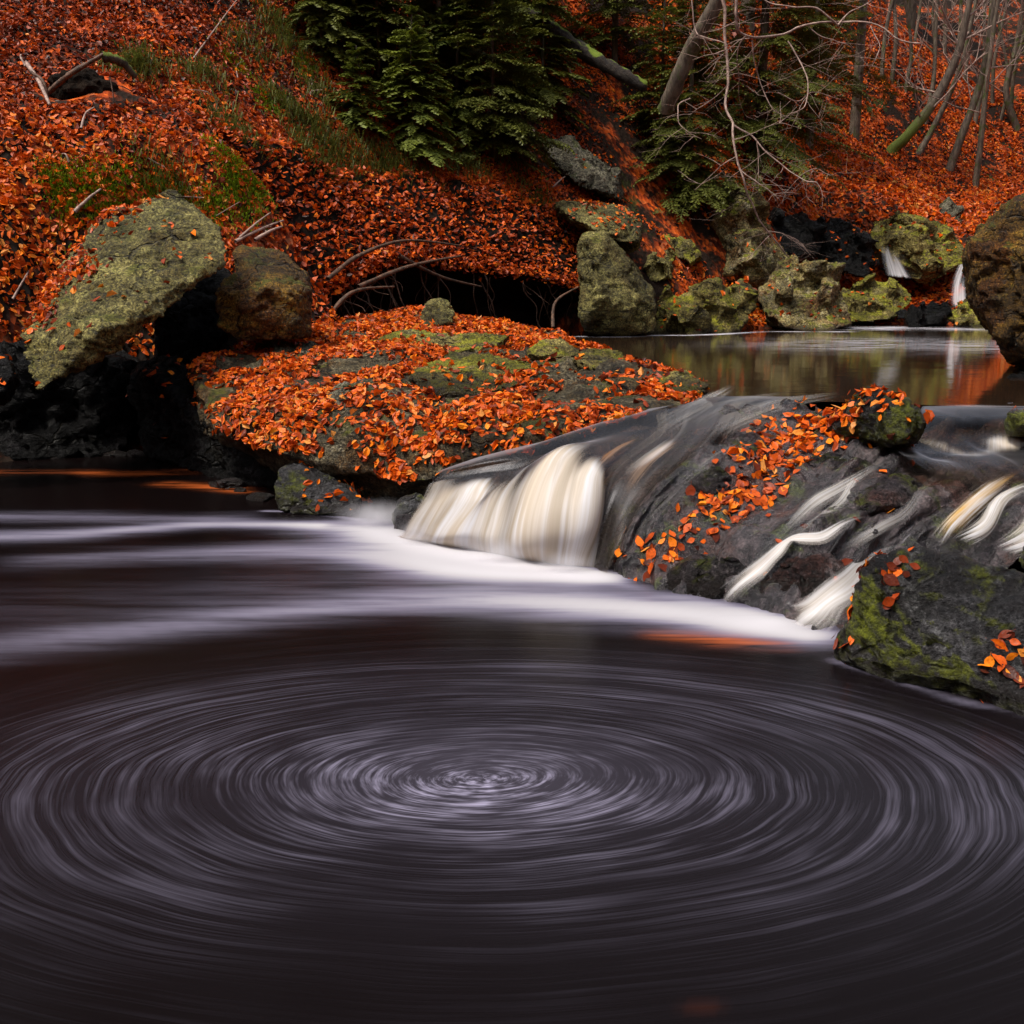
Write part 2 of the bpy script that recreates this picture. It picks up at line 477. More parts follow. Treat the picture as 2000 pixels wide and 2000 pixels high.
def tps_fit(c, lam=0.02):
    n = len(c); xy = c[:, :2]
    d2 = ((xy[:, None]-xy[None])**2).sum(-1)
    K = np.where(d2 > 0, 0.5*d2*np.log(d2+1e-12), 0)+lam*np.eye(n)
    Pm = np.hstack([np.ones((n, 1)), xy])
    A = np.zeros((n+3, n+3)); A[:n, :n] = K; A[:n, n:] = Pm; A[n:, :n] = Pm.T
    sol = np.linalg.solve(A, np.concatenate([c[:, 2], np.zeros(3)]))
    return xy, sol
TXY, TSOL = tps_fit(ctrl)
LIPC = catmull(np.array([P(*a) for a in [(600,560,11.9),(680,520,12.7),(760,495,13.3),(860,500,14.2),(960,512,15.1),(1060,530,15.9),(1150,560,16.8)]]), 90)
LIPT = np.gradient(LIPC, axis=0)[:, :2]; LIPT /= np.linalg.norm(LIPT, axis=1)[:, None]
LIPN = np.stack([-LIPT[:, 1], LIPT[:, 0]], 1)
PIT = None
def terrain_z(x, y):
    x = np.asarray(x, float).ravel(); y = np.asarray(y, float).ravel()
    out = np.empty(len(x)); n = len(TXY)
    for s in range(0, len(x), 20000):
        q = np.stack([x[s:s+20000], y[s:s+20000]], 1)
        d2 = ((q[:, None]-TXY[None])**2).sum(-1)
        U = np.where(d2 > 0, 0.5*d2*np.log(d2+1e-12), 0)
        out[s:s+20000] = U@TSOL[:n]+TSOL[n]+q@TSOL[n+1:]
    q = np.stack([x, y, np.zeros_like(x)], 1)
    i = np.argmin(((q[:, None, :2]-LIPC[None, ::3, :2])**2).sum(-1), 1)*3 if len(q) else np.zeros(0, int)
    rel = q[:, :2]-LIPC[i, :2]
    sb = (rel*LIPN[i]).sum(1); al = (rel*LIPT[i]).sum(1)
    inside = sstep(-.9, -.3, sb)*(1-sstep(.72, .86, sb))*(np.abs(al) < .25)*(i > 2)*(i < 86)
    out = out*(1-inside)+inside*np.minimum(out, LIPC[i, 2]-1.15)
    if PIT is not None: out = out-.0*np.exp(-(((x-PIT[0])/.40)**2+((y-PIT[1])/.30)**2)**2)
    far = 1+np.clip((y-20)/20, 0, 2)
    out += 0.10*fbm(q*0.7, 4, 3)*far + 0.075*fbm(q*2.2, 3, 9)
    return out

for d_ in np.arange(9, 18, .05):                           # where the rotten stump left its hole
    q_ = P(165, 185, d_)
    if terrain_z([q_[0]], [q_[1]])[0] > q_[2]: PIT = q_; break
gx = np.unique(np.concatenate([np.linspace(-34, -8, 40), np.linspace(-8, 9, 200), np.linspace(9, 22, 70), np.linspace(22, 44, 40)]))
gy = np.unique(np.concatenate([np.linspace(-28, 0, 40), np.linspace(0, 8, 50), np.linspace(8, 20, 170), np.linspace(20, 34, 100), np.linspace(34, 85, 110)]))
GX, GY = np.meshgrid(gx, gy)
GZ = terrain_z(GX, GY).reshape(GX.shape)
nx, ny = len(gx), len(gy)
tv = np.stack([GX, GY, GZ], -1).reshape(-1, 3)
ii = (np.arange(ny-1)[:, None]*nx+np.arange(nx-1)[None]).ravel()
tf = np.stack([ii, ii+1, ii+nx+1, ii+nx], 1)
me = mesh_from('hillside', tv, tf, M['ground'])
hillside = tag(link('hillside', me), 'steep forest bank carpeted with orange beech leaves', 'hillside', kind='structure')
TBVH = BVHTree.FromPolygons([tuple(v) for v in tv], tf.tolist())
def terrain_hit(px, py):
    r = ray_dir(px, py); r = r/np.linalg.norm(r)
    h = TBVH.ray_cast(Vector((0, 0, CAMZ)), Vector(r))
    return None if h[0] is None else np.array(h[0])

# ------------------------------------------------------------------ rocks
ROCKS = {}      # name -> (verts world, faces) for scattering
SUPPORTS = []

def build_rock(name, hulls, mat, label, voxel=0.03, smooth=2, amp=(0.05, 0.02, 0.008), freq=2.2, strata=None, seed=0, cat='boulder', group=None, key=None, cuts=14):
    bm = bmesh.new()
    for pts in hulls:
        vs_ = [bm.verts.new([float(c) for c in p]) for p in pts]
        r = bmesh.ops.convex_hull(bm, input=vs_)
        dead = list({g for g in r['geom_interior'] if isinstance(g, bmesh.types.BMVert)} | {g for g in r['geom_unused'] if isinstance(g, bmesh.types.BMVert)})
        if dead: bmesh.ops.delete(bm, geom=dead, context='VERTS')
    bmesh.ops.recalc_face_normals(bm, faces=bm.faces)
    tm = bpy.data.meshes.new('tmp'); bm.to_mesh(tm); bm.free()
    to = bpy.data.objects.new('tmp', tm); col.objects.link(to)
    md = to.modifiers.new('r', 'REMESH'); md.mode = 'VOXEL'; md.voxel_size = voxel
    dg = bpy.context.evaluated_depsgraph_get()
    me = bpy.data.meshes.new_from_object(to.evaluated_get(dg))
    bpy.data.objects.remove(to); bpy.data.meshes.remove(tm)
    me.name = name
    v = verts_of(me)
    e = np.empty(len(me.edges)*2, np.int32); me.edges.foreach_get('vertices', e); e = e.reshape(-1, 2)
    deg = np.bincount(e.ravel(), minlength=len(v))[:, None]+1e-9
    fr = np.random.default_rng(seed+500)
    ctr = v.mean(0)
    for _ in range(cuts):
        nv_ = fr.normal(size=3); nv_ /= np.linalg.norm(nv_)
        pr = (v-ctr)@nv_; hh = np.quantile(pr, fr.uniform(.95, .995))
        v = v-np.maximum(0, pr-hh)[:, None]*nv_*.92
    for _ in range(smooth):
        s = np.zeros_like(v); np.add.at(s, e[:, 0], v[e[:, 1]]); np.add.at(s, e[:, 1], v[e[:, 0]])
        v = v*0.4+0.6*s/deg
    set_verts(me, v)
    nrm = normals_of(me)
    q = v+seed*13.7
    cr = np.abs(fbm(q*freq*1.3+0.2*vnoise(q*3, seed)[:, None], 3, seed+15))
    d = amp[0]*.5*np.round(fbm(q*freq*.6, 2, seed)*2.4+.2*fbm(q*freq*4, 2, seed+1))/2.4+amp[0]*.7*fbm(q*freq, 2, seed+3)+amp[1]*.6*fbm(q*freq*4, 3, seed+5)+amp[2]*fbm(q*freq*14, 3, seed+9, 0.6)-amp[1]*1.6*(1-sstep(0, .14, cr))
    if strata is not None:
        ax = np.array(strata[:3], float); ax /= np.linalg.norm(ax)
        h = q@ax+0.06*fbm(q*1.5, 3, seed+2)
        lay = np.stack([h*strata[3], 0.6*q[:, 0], 0.6*q[:, 1]], 1)
        d += strata[4]*(np.abs(vnoise(lay, seed+4))*2-1)
    v = v+nrm*d[:, None]
    set_verts(me, v)
    f = [tuple(p.vertices) for p in me.polygons]
    SUPPORTS.append((key or name, v.copy(), f))
    me.materials.append(M[mat])
    me.polygons.foreach_set('use_smooth', np.full(len(me.polygons), True))
    c = rebase(me)
    o = link(name, me); o.location = c
    tag(o, label, cat, group)
    return o

def outline(pts, thick, bulge=None, shrink=0.85, lift=0.0):
    """front outline (photograph spot, depth) made into a solid that reaches 'thick' further back"""
    f = np.array([P(*p) for p in pts]); c = f.mean(0)
    b = c+(f-c)*shrink
    cm = np.array([0, 0, CAMZ]); dn = np.linalg.norm(b-cm, axis=1)[:, None]
    b = cm+(b-cm)*(1+thick/dn)+np.array([0, 0, lift])
    out = list(f)+list(b)
    if bulge:
        for p in bulge: out.append(P(*p))
    return out

build_rock('boulder', [outline([(206,440,9.3),(344,402,9.6),(386,402,9.6),(432,440,9.3),(446,490,9.0),(440,520,8.9),(330,615,8.3),(215,668,8.0),(140,722,7.8),(74,768,7.7),(45,720,7.9),(40,655,8.3),(110,572,8.8),(152,507,9.1)], 0.9, [(200,640,7.85),(380,540,8.6)], 0.8, 0.25)],
           'boulder', 'large tilted olive boulder leaning over the dark hollow by the pool', 0.025, 1, (0.035,0.03,0.016), 1.8, (0.62,-0.1,0.78,8,0.028), 1, key='boulder_left', cuts=0)
build_rock('boulder', [[P(*q) for q in [(455,492,9.8),(478,478,10.0),(548,490,10.0),(602,533,9.8),(612,565,9.6),(575,572,9.15),(520,560,9.1),(608,655,9.35),(590,668,9.2),(480,668,9.2),(470,600,9.15)]]+[P(*q) for q in [(560,520,10.6),(600,640,10.4),(480,640,10.4)]],
                       [P(*q) for q in [(430,545,9.5),(460,525,9.5),(490,560,9.2),(495,620,9.15),(470,668,9.2),(425,640,9.25),(414,590,9.35),(450,600,9.9)]]],
           'golden', 'blocky golden brown boulder wedged beside the tilted olive boulder', 0.022, 1, (0.018,0.018,0.010), 2.5, (.3,.2,.9,6,.016), 2, cuts=0)
# leaf covered ledge
def pz(*a): return PZ(*a)
ledge = []
top = [P(*q) for q in [(375,712,9.0),(470,662,10.2),(620,615,12.0),(760,612,12.6),(900,618,12.9),(1060,648,13.0),(1190,690,10.3),(1395,757,7.6),(1330,790,7.0),(1240,815,6.55),(1120,850,6.45),(1000,885,6.55),(920,912,6.6),(840,945,6.65),(760,945,6.75),(690,932,6.9),(620,905,7.05),(560,880,7.15),(500,840,7.4),(440,800,7.75),(385,750,8.3)]]
ledge.append(top + [q*np.array([1,1,0])+np.array([0,.45 if q[1] < 7.9 else 0,min(q[2]-.28,.42)-.1]) for q in top])
ledge.append([P(*q) for q in [(372,716,8.9),(390,742,8.3),(450,795,7.7),(520,840,7.4),(560,885,7.15),(500,880,7.25),(455,860,7.4),(405,815,7.8),(372,770,8.3)]] + [P(*q) for q in [(420,760,9.2),(560,870,8.2),(560,780,8.6)]])
build_rock('rock_ledge', ledge, 'slab', 'broad rock ledge buried in bright orange leaves beside the main fall', 0.028, 2, (0.11,0.03,0.010), 1.3, (0.15,-0.35,0.9,6,0.04), 3, 'rock ledge', key='ledge', cuts=0)
build_rock('boulder', [outline([(538,925,7.0),(560,910,7.05),(590,906,7.1),(650,930,7.0),(705,965,6.8),(708,1012,6.6),(640,1015,6.65),(545,995,6.8)], 0.35)],
           'nearmoss', 'small leaf-topped rock standing in the pool left of the main fall', 0.02, 2, (0.03,0.02,0.008), 4, None, 4, key='leafy_foot')
build_rock('boulder', [outline([(765,1000,6.42),(785,972,6.5),(820,962,6.5),(850,985,6.4),(845,1030,6.25),(800,1042,6.25),(768,1030,6.3)], .35)],
           'nearmoss', 'small dark rock veiled by spray at the left foot of the main fall', 0.018, 2, (0.025,0.015,0.006), 4, None, 9)
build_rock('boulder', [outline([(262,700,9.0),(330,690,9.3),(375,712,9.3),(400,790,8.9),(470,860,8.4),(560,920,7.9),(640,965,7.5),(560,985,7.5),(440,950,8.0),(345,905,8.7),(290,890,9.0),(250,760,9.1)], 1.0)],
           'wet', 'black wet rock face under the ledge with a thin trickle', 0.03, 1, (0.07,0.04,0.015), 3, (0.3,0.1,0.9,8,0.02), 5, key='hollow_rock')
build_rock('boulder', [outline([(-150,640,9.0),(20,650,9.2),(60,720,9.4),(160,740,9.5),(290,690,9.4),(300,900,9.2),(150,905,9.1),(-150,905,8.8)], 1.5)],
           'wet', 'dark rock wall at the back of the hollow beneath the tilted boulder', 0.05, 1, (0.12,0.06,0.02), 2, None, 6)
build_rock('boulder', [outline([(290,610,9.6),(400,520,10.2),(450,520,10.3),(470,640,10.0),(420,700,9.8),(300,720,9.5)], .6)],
           'wet', 'added black rock standing for shade in the gap between the tilted and the golden boulder', 0.04, 1, (0.05,0.03,0.012), 3, None, 8)  # black filler added to paint the gap's shade
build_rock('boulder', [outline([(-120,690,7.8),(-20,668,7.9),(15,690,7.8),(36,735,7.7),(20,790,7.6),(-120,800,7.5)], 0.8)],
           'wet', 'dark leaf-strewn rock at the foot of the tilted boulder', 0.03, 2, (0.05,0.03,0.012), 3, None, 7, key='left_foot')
_lv, _lf = [(v, f) for k_, v, f in SUPPORTS if k_ == 'ledge'][0]
LB = BVHTree.FromPolygons([tuple(v) for v in _lv], _lf)
def on_ledge(pts):
    a = np.array(pts, float); i = a[:, 1].argmax(); c = (a[:, 0].mean(), a[i, 1]-4)
    r_ = ray_dir(*c); h = LB.ray_cast(Vector((0, 0, CAMZ)), Vector(r_/np.linalg.norm(r_)))
    if h[0] is None: return pts
    sh = h[0][1]-a[i, 2]-.02
    return [(x, y, d+sh) for x, y, d in pts]
for k, (pts, th, m, lab, sd_) in enumerate([
    ([(618,775,7.9),(650,752,8.0),(720,742,8.1),(765,760,8.0),(800,775,7.8),(862,782,7.8),(840,808,7.6),(745,822,7.4),(660,815,7.5),(625,800,7.7)], .5, 'grey', 'long grey lichened stone lying among the ledge leaves', 11),
    ([(1025,690,9.6),(1060,662,9.8),(1100,662,9.8),(1135,690,9.5),(1120,706,9.3),(1050,708,9.3)], .6, 'mossy', 'low mossy stone on the back of the ledge beside the still pool', 12),
    ([(1115,705,9.2),(1150,682,9.4),(1200,684,9.4),(1240,712,9.1),(1200,722,8.9),(1130,720,8.9)], .6, 'mossy', 'low mossy stone at the edge of the still pool, next to its twin', 13),
    ([(780,735,8.7),(850,700,9.2),(960,695,9.3),(1055,715,9.1),(1040,745,8.6),(960,772,8.2),(900,790,7.8),(830,770,8.1)], .6, 'mossy', 'flat mossy hump showing through the leaves on the ledge', 14),
    ([(515,700,9.4),(560,668,9.7),(620,668,9.7),(660,700,9.4),(600,716,9.1)], .5, 'grey', 'rounded grey stone in the leaves in front of the golden boulder', 15),
    ([(818,625,11.6),(835,590,11.8),(860,578,11.9),(888,590,11.8),(890,615,11.6),(870,645,11.4),(830,645,11.4)], .35, 'boulder', 'upright yellowish stone standing alone in the orange leaves', 16),
    ([(1280,745,7.7),(1300,722,7.9),(1340,718,7.9),(1392,752,7.7),(1380,778,7.4),(1300,780,7.4)], .5, 'mossy', 'mossy stone at the tip of the ledge where the stream bends over', 17),
    ([(700,670,10.2),(780,645,10.6),(900,650,10.6),(1010,660,10.4),(1000,685,9.9),(850,690,9.8),(740,690,9.8)], .6, 'mossy', 'wide flat mossy stone along the back of the ledge', 18)]):
    build_rock('stone', [outline(on_ledge(pts), th)], m, lab, 0.02, 2, (0.03,0.02,0.008), 4, (0.2,-0.2,0.95,14,0.014), sd_, 'stone', key='stone%d' % sd_)
# block and cap beyond the ledge
build_rock('boulder', [outline([(1132,452,16.0),(1165,440,16.2),(1238,505,16.2),(1272,565,16.2),(1276,660,16.0),(1136,660,15.6),(1130,600,15.7)], 1.3, [(1180,600,15.4)])],
           'boulder', 'tall wedge-shaped lichened boulder standing in the still pool', 0.04, 1, (0.07,0.04,0.015), 1.8, None, 21)
build_rock('boulder', [outline([(1085,402,17.0),(1112,428,16.4),(1150,448,16.2),(1225,492,16.2),(1245,480,16.3),(1258,432,16.8),(1220,405,17.2),(1130,396,17.6)], 1.4, None, .95)],
           'boulder', 'flat leaf-topped cap rock resting against the tall wedge-shaped boulder', 0.04, 1, (0.06,0.04,0.015), 2, None, 22, key='cap')
build_rock('boulder', [outline([(1045,275,18.8),(1100,265,19.2),(1170,300,19.0),(1215,330,18.8),(1225,395,18.4),(1180,390,18.2),(1110,350,18.3),(1060,310,18.6)], 1.5)],
           'grey', 'cracked grey outcrop on the slope above the cap rock', 0.05, 1, (0.10,0.06,0.03), 2, (0.2,0,1,5,0.04), 23, key='outcrop')
bank = [
    ([(1250,520,18.2),(1275,498,18.4),(1312,515,18.4),(1315,548,18.2),(1262,556,18.0)], 'boulder', 'small pale stone on the bank right of the wedge boulder'),
    ([(1258,490,19.0),(1300,462,19.3),(1350,470,19.3),(1372,512,19.0),(1300,505,18.8)], 'mossy', 'mossy stone on the bank above the small pale stone'),
    ([(1278,620,17.4),(1285,585,17.8),(1380,565,18.0),(1470,560,18.1),(1482,590,17.8),(1440,655,17.2),(1350,660,17.0),(1280,655,17.1)], 'mossy', 'broad mossy boulder with a leafy top at the edge of the still pool'),
    ([(1480,560,18.9),(1530,520,19.4),(1600,525,19.6),(1640,570,19.2),(1665,635,18.6),(1600,652,18.2),(1490,640,18.2)], 'pale', 'rough golden green rock mass beside the leaning pale crag'),
    ([(1390,360,20.8),(1420,330,21.2),(1460,420,20.8),(1510,480,20.4),(1560,520,20.2),(1500,575,19.2),(1470,540,19.3),(1430,450,20.0)], 'pale', 'leaning pale crag of broken rock under the hanging branches'),
    ([(1590,450,22.6),(1630,430,23.0),(1700,455,22.8),(1712,520,22.4),(1690,545,22.0),(1600,520,22.2)], 'wet', 'dark square boulder left of the far small fall'),
    ([(1690,455,24.0),(1780,430,24.5),(1830,432,24.5),(1885,480,24.0),(1890,520,23.4),(1820,545,23.0),(1740,510,23.4),(1700,480,23.8)], 'mossy', 'moss-edged boulder that the far small fall runs around'),
    ([(1640,590,20.6),(1680,545,21.2),(1760,552,21.4),(1790,585,21.0),(1740,625,20.2),(1650,632,20.0)], 'mossy', 'low mossy rock below the far small fall'),
    ([(1765,615,20.0),(1800,595,20.4),(1850,602,20.4),(1850,632,19.8),(1775,640,19.5)], 'wet', 'small dark rock at the head of the still pool'),
    ([(1855,610,20.4),(1890,580,21.0),(1935,590,21.0),(1950,645,20.0),(1870,645,19.8)], 'mossy', 'reddish mossy rock beneath the right-hand leaning boulder'),
    ([(1560,640,19.4),(1580,600,20.0),(1640,600,20.0),(1665,640,19.4)], 'golden', 'low orange stained rock at the waterline of the rock mass'),
    ([(1830,400,27.0),(1855,385,27.4),(1880,420,27.0),(1870,450,26.6),(1840,440,26.6)], 'grey', 'small pale stone half buried in the spur of leaves'),
    ([(1880,545,22.5),(1920,535,22.8),(1960,560,22.6),(1950,590,22.0),(1890,585,22.0)], 'wet', 'dark wet rock in the far cascade'),
    ([(1500,430,22.5),(1560,420,23),(1610,440,22.8),(1600,500,22),(1530,500,21.8)], 'wet', 'dark rock in the shade behind the pale crag'),
]
for k, (pts, m, lab) in enumerate(bank):
    ro = np.random.default_rng(600+k)
    hulls = [outline(pts, 1.2)]
    F_ = np.array([P(*q) for q in pts]); ce = F_.mean(0); ext = np.ptp(F_, axis=0)[[0, 2]].mean()
    for _ in range(9):
        q0 = ce+(F_[ro.integers(len(F_))]-ce)*ro.uniform(.3, .85)+np.array([0, ro.uniform(-.15, .3), 0])
        Rm = np.linalg.qr(ro.normal(size=(3, 3)))[0]; sz_ = ext*ro.uniform(.10, .24, 3)*np.array([1.5, 1, .7])
        hulls.append([q0+Rm@(sz_*np.array([i_, j_, k_])*ro.uniform(.7, 1)) for i_ in (-1, 1) for j_ in (-1, 1) for k_ in (-1, 1)])
    build_rock('boulder', hulls, m, lab, 0.035, 1, (0.05,0.03,0.015), 2.6, (0.3,-0.1,0.9,5,0.03), 30+k, key='bank%d' % k, cuts=8)
build_rock('boulder', [outline([(1884,472,9.3),(1940,432,9.2),(1992,396,9.1),(2100,370,9.0),(2300,360,9.0),(2300,740,8.6),(2010,735,8.8),(1985,720,8.9),(1975,650,9.0),(1925,615,9.2),(1900,590,9.3),(1885,520,9.3)], 1.8, [(2100,560,8.5)], .9)],
           'golden', 'big overhanging moss-crusted boulder leaning out over the still pool', 0.035, 2, (0.08,0.04,0.015), 2, (0.4,0,0.9,5,0.03), 51, key='right_boulder', cuts=3)
build_rock('boulder', [outline([(1955,740,8.6),(1990,725,8.8),(2200,720,8.8),(2200,800,8.3),(1960,795,8.3)], 1.2)], 'wet', 'black rock beneath the overhanging right-hand boulder', 0.035, 1, (0.05,0.03,0.01), 3, None, 52)
build_rock('boulder', [[pz(1715,1090,.43),pz(1760,1078,.47),pz(1820,1082,.46),pz(1900,1092,.44),pz(1960,1115,.41),pz(2080,1120,.42),pz(1930,1150,.37),pz(1800,1150,.36),pz(1720,1140,.36),pz(1680,1120,.38)]+
                       [pz(1672,1150,.30),pz(1650,1190,.20),pz(1632,1240,.09),pz(1622,1285,.0),pz(1640,1312,-.05),pz(1760,1362,-.06),pz(1960,1418,-.06),pz(2200,1480,-.06),pz(1700,1300,.06),pz(1850,1340,.06),pz(1980,1370,.06),pz(2200,1260,.22),pz(2040,1240,.25),pz(1920,1220,.25),pz(1800,1210,.24)]+
                       [a+np.array([.1,.4,-.5]) for a in [pz(1715,1090,.43),pz(1900,1092,.44),pz(2080,1120,.42)]]],
           'nearmoss', 'dark mossy boulder with scattered leaves at the pool edge below the cascade', 0.014, 3, (0.05,0.010,0.006), 2.6, (0.35,-0.2,0.85,16,0.012), 61, key='near_moss', cuts=4)
build_rock('boulder', [[pz(1640,800,.80),pz(1660,772,.88),pz(1700,757,.93),pz(1745,765,.91),pz(1790,790,.85),pz(1830,825,.77),pz(1820,860,.66),pz(1740,868,.62),pz(1660,840,.68)]+
                       [a+np.array([0,.35,-.3]) for a in [pz(1640,800,.8),pz(1700,770,.85),pz(1800,800,.8)]]],
           'nearmoss', 'leaf-capped rock splitting the stream at the lip of the cascade', 0.018, 2, (0.03,0.02,0.008), 4, None, 62, key='island')
build_rock('boulder', [[pz(1960,822,.74),pz(1975,800,.80),pz(2020,795,.82),pz(2080,805,.80),pz(2080,850,.66),pz(1970,850,.64)]+[pz(1990,815,.70)+np.array([.1,.3,-.1]),pz(2070,815,.70)+np.array([.1,.3,-.1])]],
           'nearmoss', 'small leaf-topped rock in the stream beside the overhanging boulder', 0.018, 2, (0.02,0.015,0.006), 4, None, 64, key='edge_stone')
build_rock('boulder', [outline([(1985,1075,5.0),(2010,1058,5.1),(2120,1060,5.1),(2120,1130,4.9),(1990,1115,4.9)], .4)], 'nearmoss', 'dark rock knob behind the dark mossy boulder', 0.02, 2, (0.03,0.02,0.008), 4, None, 63)

# ------------------------------------------------------------------ the step: cascade rock and its water
rows = [
 [(850,925,.36),(930,905,.45),(1010,885,.51),(1100,855,.58),(1180,830,.64),(1250,815,.69),(1320,805,.71),(1400,790,.73),(1490,792,.735),(1600,795,.74),(1700,850,.62),(1780,868,.58),(1880,872,.57),(2050,876,.55),(2200,876,.55)],
 [(845,935,.35),(940,915,.43),(1030,900,.48),(1110,875,.54),(1180,855,.59),(1250,840,.63),(1310,850,.62),(1360,850,.63),(1445,850,.61),(1540,850,.61),(1650,890,.55),(1760,890,.53),(1880,895,.52),(2050,900,.50),(2200,900,.50)],
 [(835,950,.30),(925,940,.36),(1010,930,.40),(1070,902,.49),(1130,895,.52),(1180,900,.52),(1230,910,.50),(1290,925,.48),(1380,930,.46),(1480,930,.46),(1590,960,.42),(1700,960,.42),(1790,960,.42),(1950,965,.40),(2100,970,.40)],
 [(820,985,.20),(905,985,.24),(970,985,.25),(1030,970,.32),(1100,955,.38),(1160,945,.42),(1200,955,.40),(1240,990,.33),(1300,1000,.30),(1400,1010,.31),(1510,1030,.30),(1610,1030,.32),(1720,1040,.28),(1830,1050,.22),(2000,1080,.15)],
 [(790,1025,.08),(870,1030,.10),(950,1040,.10),(1010,1040,.14),(1080,1030,.20),(1140,1020,.24),(1180,1030,.21),(1200,1070,.14),(1260,1080,.13),(1350,1085,.14),(1460,1110,.15),(1560,1110,.17),(1660,1120,.15),(1780,1110,.13),(1950,1130,.10)],
 [(750,1045,-.03),(840,1065,-.03),(930,1082,-.03),(990,1092,-.03),(1060,1105,-.03),(1120,1113,-.03),(1160,1118,-.03),(1180,1126,-.03),(1240,1142,-.03),(1330,1164,-.03),(1430,1188,-.03),(1510,1215,-.03),(1580,1250,-.03),(1680,1290,-.03),(1800,1330,-.03)],
]
W = np.array([[PZ(*p) for p in r] for r in rows])           # 6 x 15 x 3
back = W[0]+np.array([0.15, 0.55, -0.30])
for c_, px_ in ((11,1840),(12,1930),(13,2060),(14,2200)):
    back[c_] = PZ(px_, 800, .70)
foot = W[-1]+np.array([-0.02, -0.05, -0.5])
LW = np.concatenate([back[None], W, foot[None]], 0)          # 8 rows
def loft(C, nr, nc):
    return catmull(catmull(C, nr).transpose(1, 0, 2), nc).transpose(1, 0, 2)
def grid_faces(nr, nc):
    i = (np.arange(nr-1)[:, None]*nc+np.arange(nc-1)[None]).ravel()
    return np.stack([i, i+nc, i+nc+1, i+1], 1)
def grid_mesh(name, G, mat, attrs=None, uv=True):
    nr, nc = G.shape[:2]
    me = mesh_from(name, G.reshape(-1, 3), grid_faces(nr, nc), mat)
    if uv:
        ul = me.uv_layers.new(name='flow')
        li = np.empty(len(me.loops), np.int32); me.loops.foreach_get('vertex_index', li)
        U = np.stack([(li % nc)/(nc-1), (li//nc)/(nr-1)], 1)
        ul.data.foreach_set('uv', U.astype(np.float32).ravel())
    for k, a in (attrs or {}).items():
        at = me.attributes.new(k, 'FLOAT', 'POINT'); at.data.foreach_set('value', np.asarray(a, np.float32).ravel())
    return me
NR, NC = 150, 330
G = loft(LW, NR, NC)
def grid_normals(G):
    n = np.cross(np.gradient(G, axis=1), np.gradient(G, axis=0))
    n /= np.linalg.norm(n, axis=2)[..., None]+1e-9
    return n*np.sign((n[..., 2]-n[..., 1]).mean())
GN = grid_normals(G)
Gf = G.reshape(-1, 3)
uu, vv = np.meshgrid(np.linspace(0, 14, NC), np.linspace(0, 7, NR))
flow = np.stack([uu.ravel()*2.2, vv.ravel()*0.7, np.zeros(uu.size)], 1)
disp = 0.05*fbm(Gf*2.4, 3, 71)+0.03*(np.abs(fbm(flow, 3, 72))*2-1)+0.012*fbm(Gf*10, 3, 73)+0.005*fbm(Gf*36, 2, 74)
mainw = 1-sstep(6.4, 7.6, uu)                                # under the main fall the bed lies back
disp = disp.reshape(NR, NC)*(1-0.6*mainw)-0.05*mainw-0.015
GR = G+GN*disp[..., None]

def cascade_material():
    t = NT('wet_cascade_stone'); pos = t.pos()
    uv = t.n('UVMap', uv_map='flow').outputs[0]
    n1 = t.noise(pos, 4, 6, 0.65)
    st = t.noise(t.scaled(uv, (60, 5, 1)), 1.0, 5, 0.6, 0.6)
    c = t.ramp(t.math('ADD', t.math('MULTIPLY', n1, .5), t.math('MULTIPLY', st, .5)),
               [(0.38, (0.005,0.005,0.006)), (0.50, (0.020,0.016,0.018)), (0.60, (0.055,0.041,0.043)), (0.7, (0.13,0.098,0.095))])
    c = t.mix(t.maprange(t.noise(pos, 2.4, 5, 0.65), 0.52, 0.64), c, (0.045, 0.022, 0.018))
    moss = t.maprange(t.noise(pos, 5, 6, 0.68), 0.55, 0.63)
    c = t.mix(t.math('MULTIPLY', moss, 0.8), c, t.mix(t.noise(pos, 60, 3), (0.012,0.016,0.004), (0.05,0.062,0.010)))
    mic = t.math('MULTIPLY', t.maprange(t.noise(pos, 24.0, 6, 0.75), 0.34, 0.66, 0.3, 1.6), t.maprange(t.noise(pos, 80.0, 4, 0.7), 0.34, 0.66, 0.5, 1.5))
    mc = t.n('CombineColor'); [t.l(mic, mc.inputs[k_]) for k_ in range(3)]
    c = t.mix(1.0, c, mc.outputs[0], 'MULTIPLY')
    wh = t.math('MULTIPLY', t.maprange(t.noise(t.scaled(uv, (150, 6, 1)), 1.0, 4, 0.6, 0.4), 0.60, 0.75), t.maprange(t.noise(pos, 3, 3), 0.42, 0.6))
    c = t.mix(t.math('MULTIPLY', wh, 0.35), c, (0.45, 0.42, 0.48))
    nb = t.bump(t.math('ADD', st, t.math('MULTIPLY', t.noise(pos, 22, 6, 0.72), 1.0)), 0.8, 0.035)
    b = t.bsdf(c, t.maprange(n1, 0.35, 0.65, 0.13, 0.36), nb, 0.5)
    return t.done(b.outputs[0])
M['cascade'] = cascade_material()
me = grid_mesh('cascade_rock', GR, M['cascade'])
o = link('cascade_rock', me)
tag(o, 'dark wet sloping rock that the stream pours over into the lower pool', 'rock')
cas_f = grid_faces(NR, NC)
SUPPORTS.append(('cascade', GR.reshape(-1, 3), [tuple(a) for a in cas_f.tolist()]))
CBVH = BVHTree.FromPolygons([tuple(v) for v in GR.reshape(-1, 3)], cas_f.tolist())
def cas_hit(px, py):
    r = ray_dir(px, py); r = r/np.linalg.norm(r)
    h = CBVH.ray_cast(Vector((0, 0, CAMZ)), Vector(r))
    if h[0] is None: return None, None
    n = np.array(h[1]); n = n*np.sign(n[2]-n[1])
    return np.array(h[0]), n

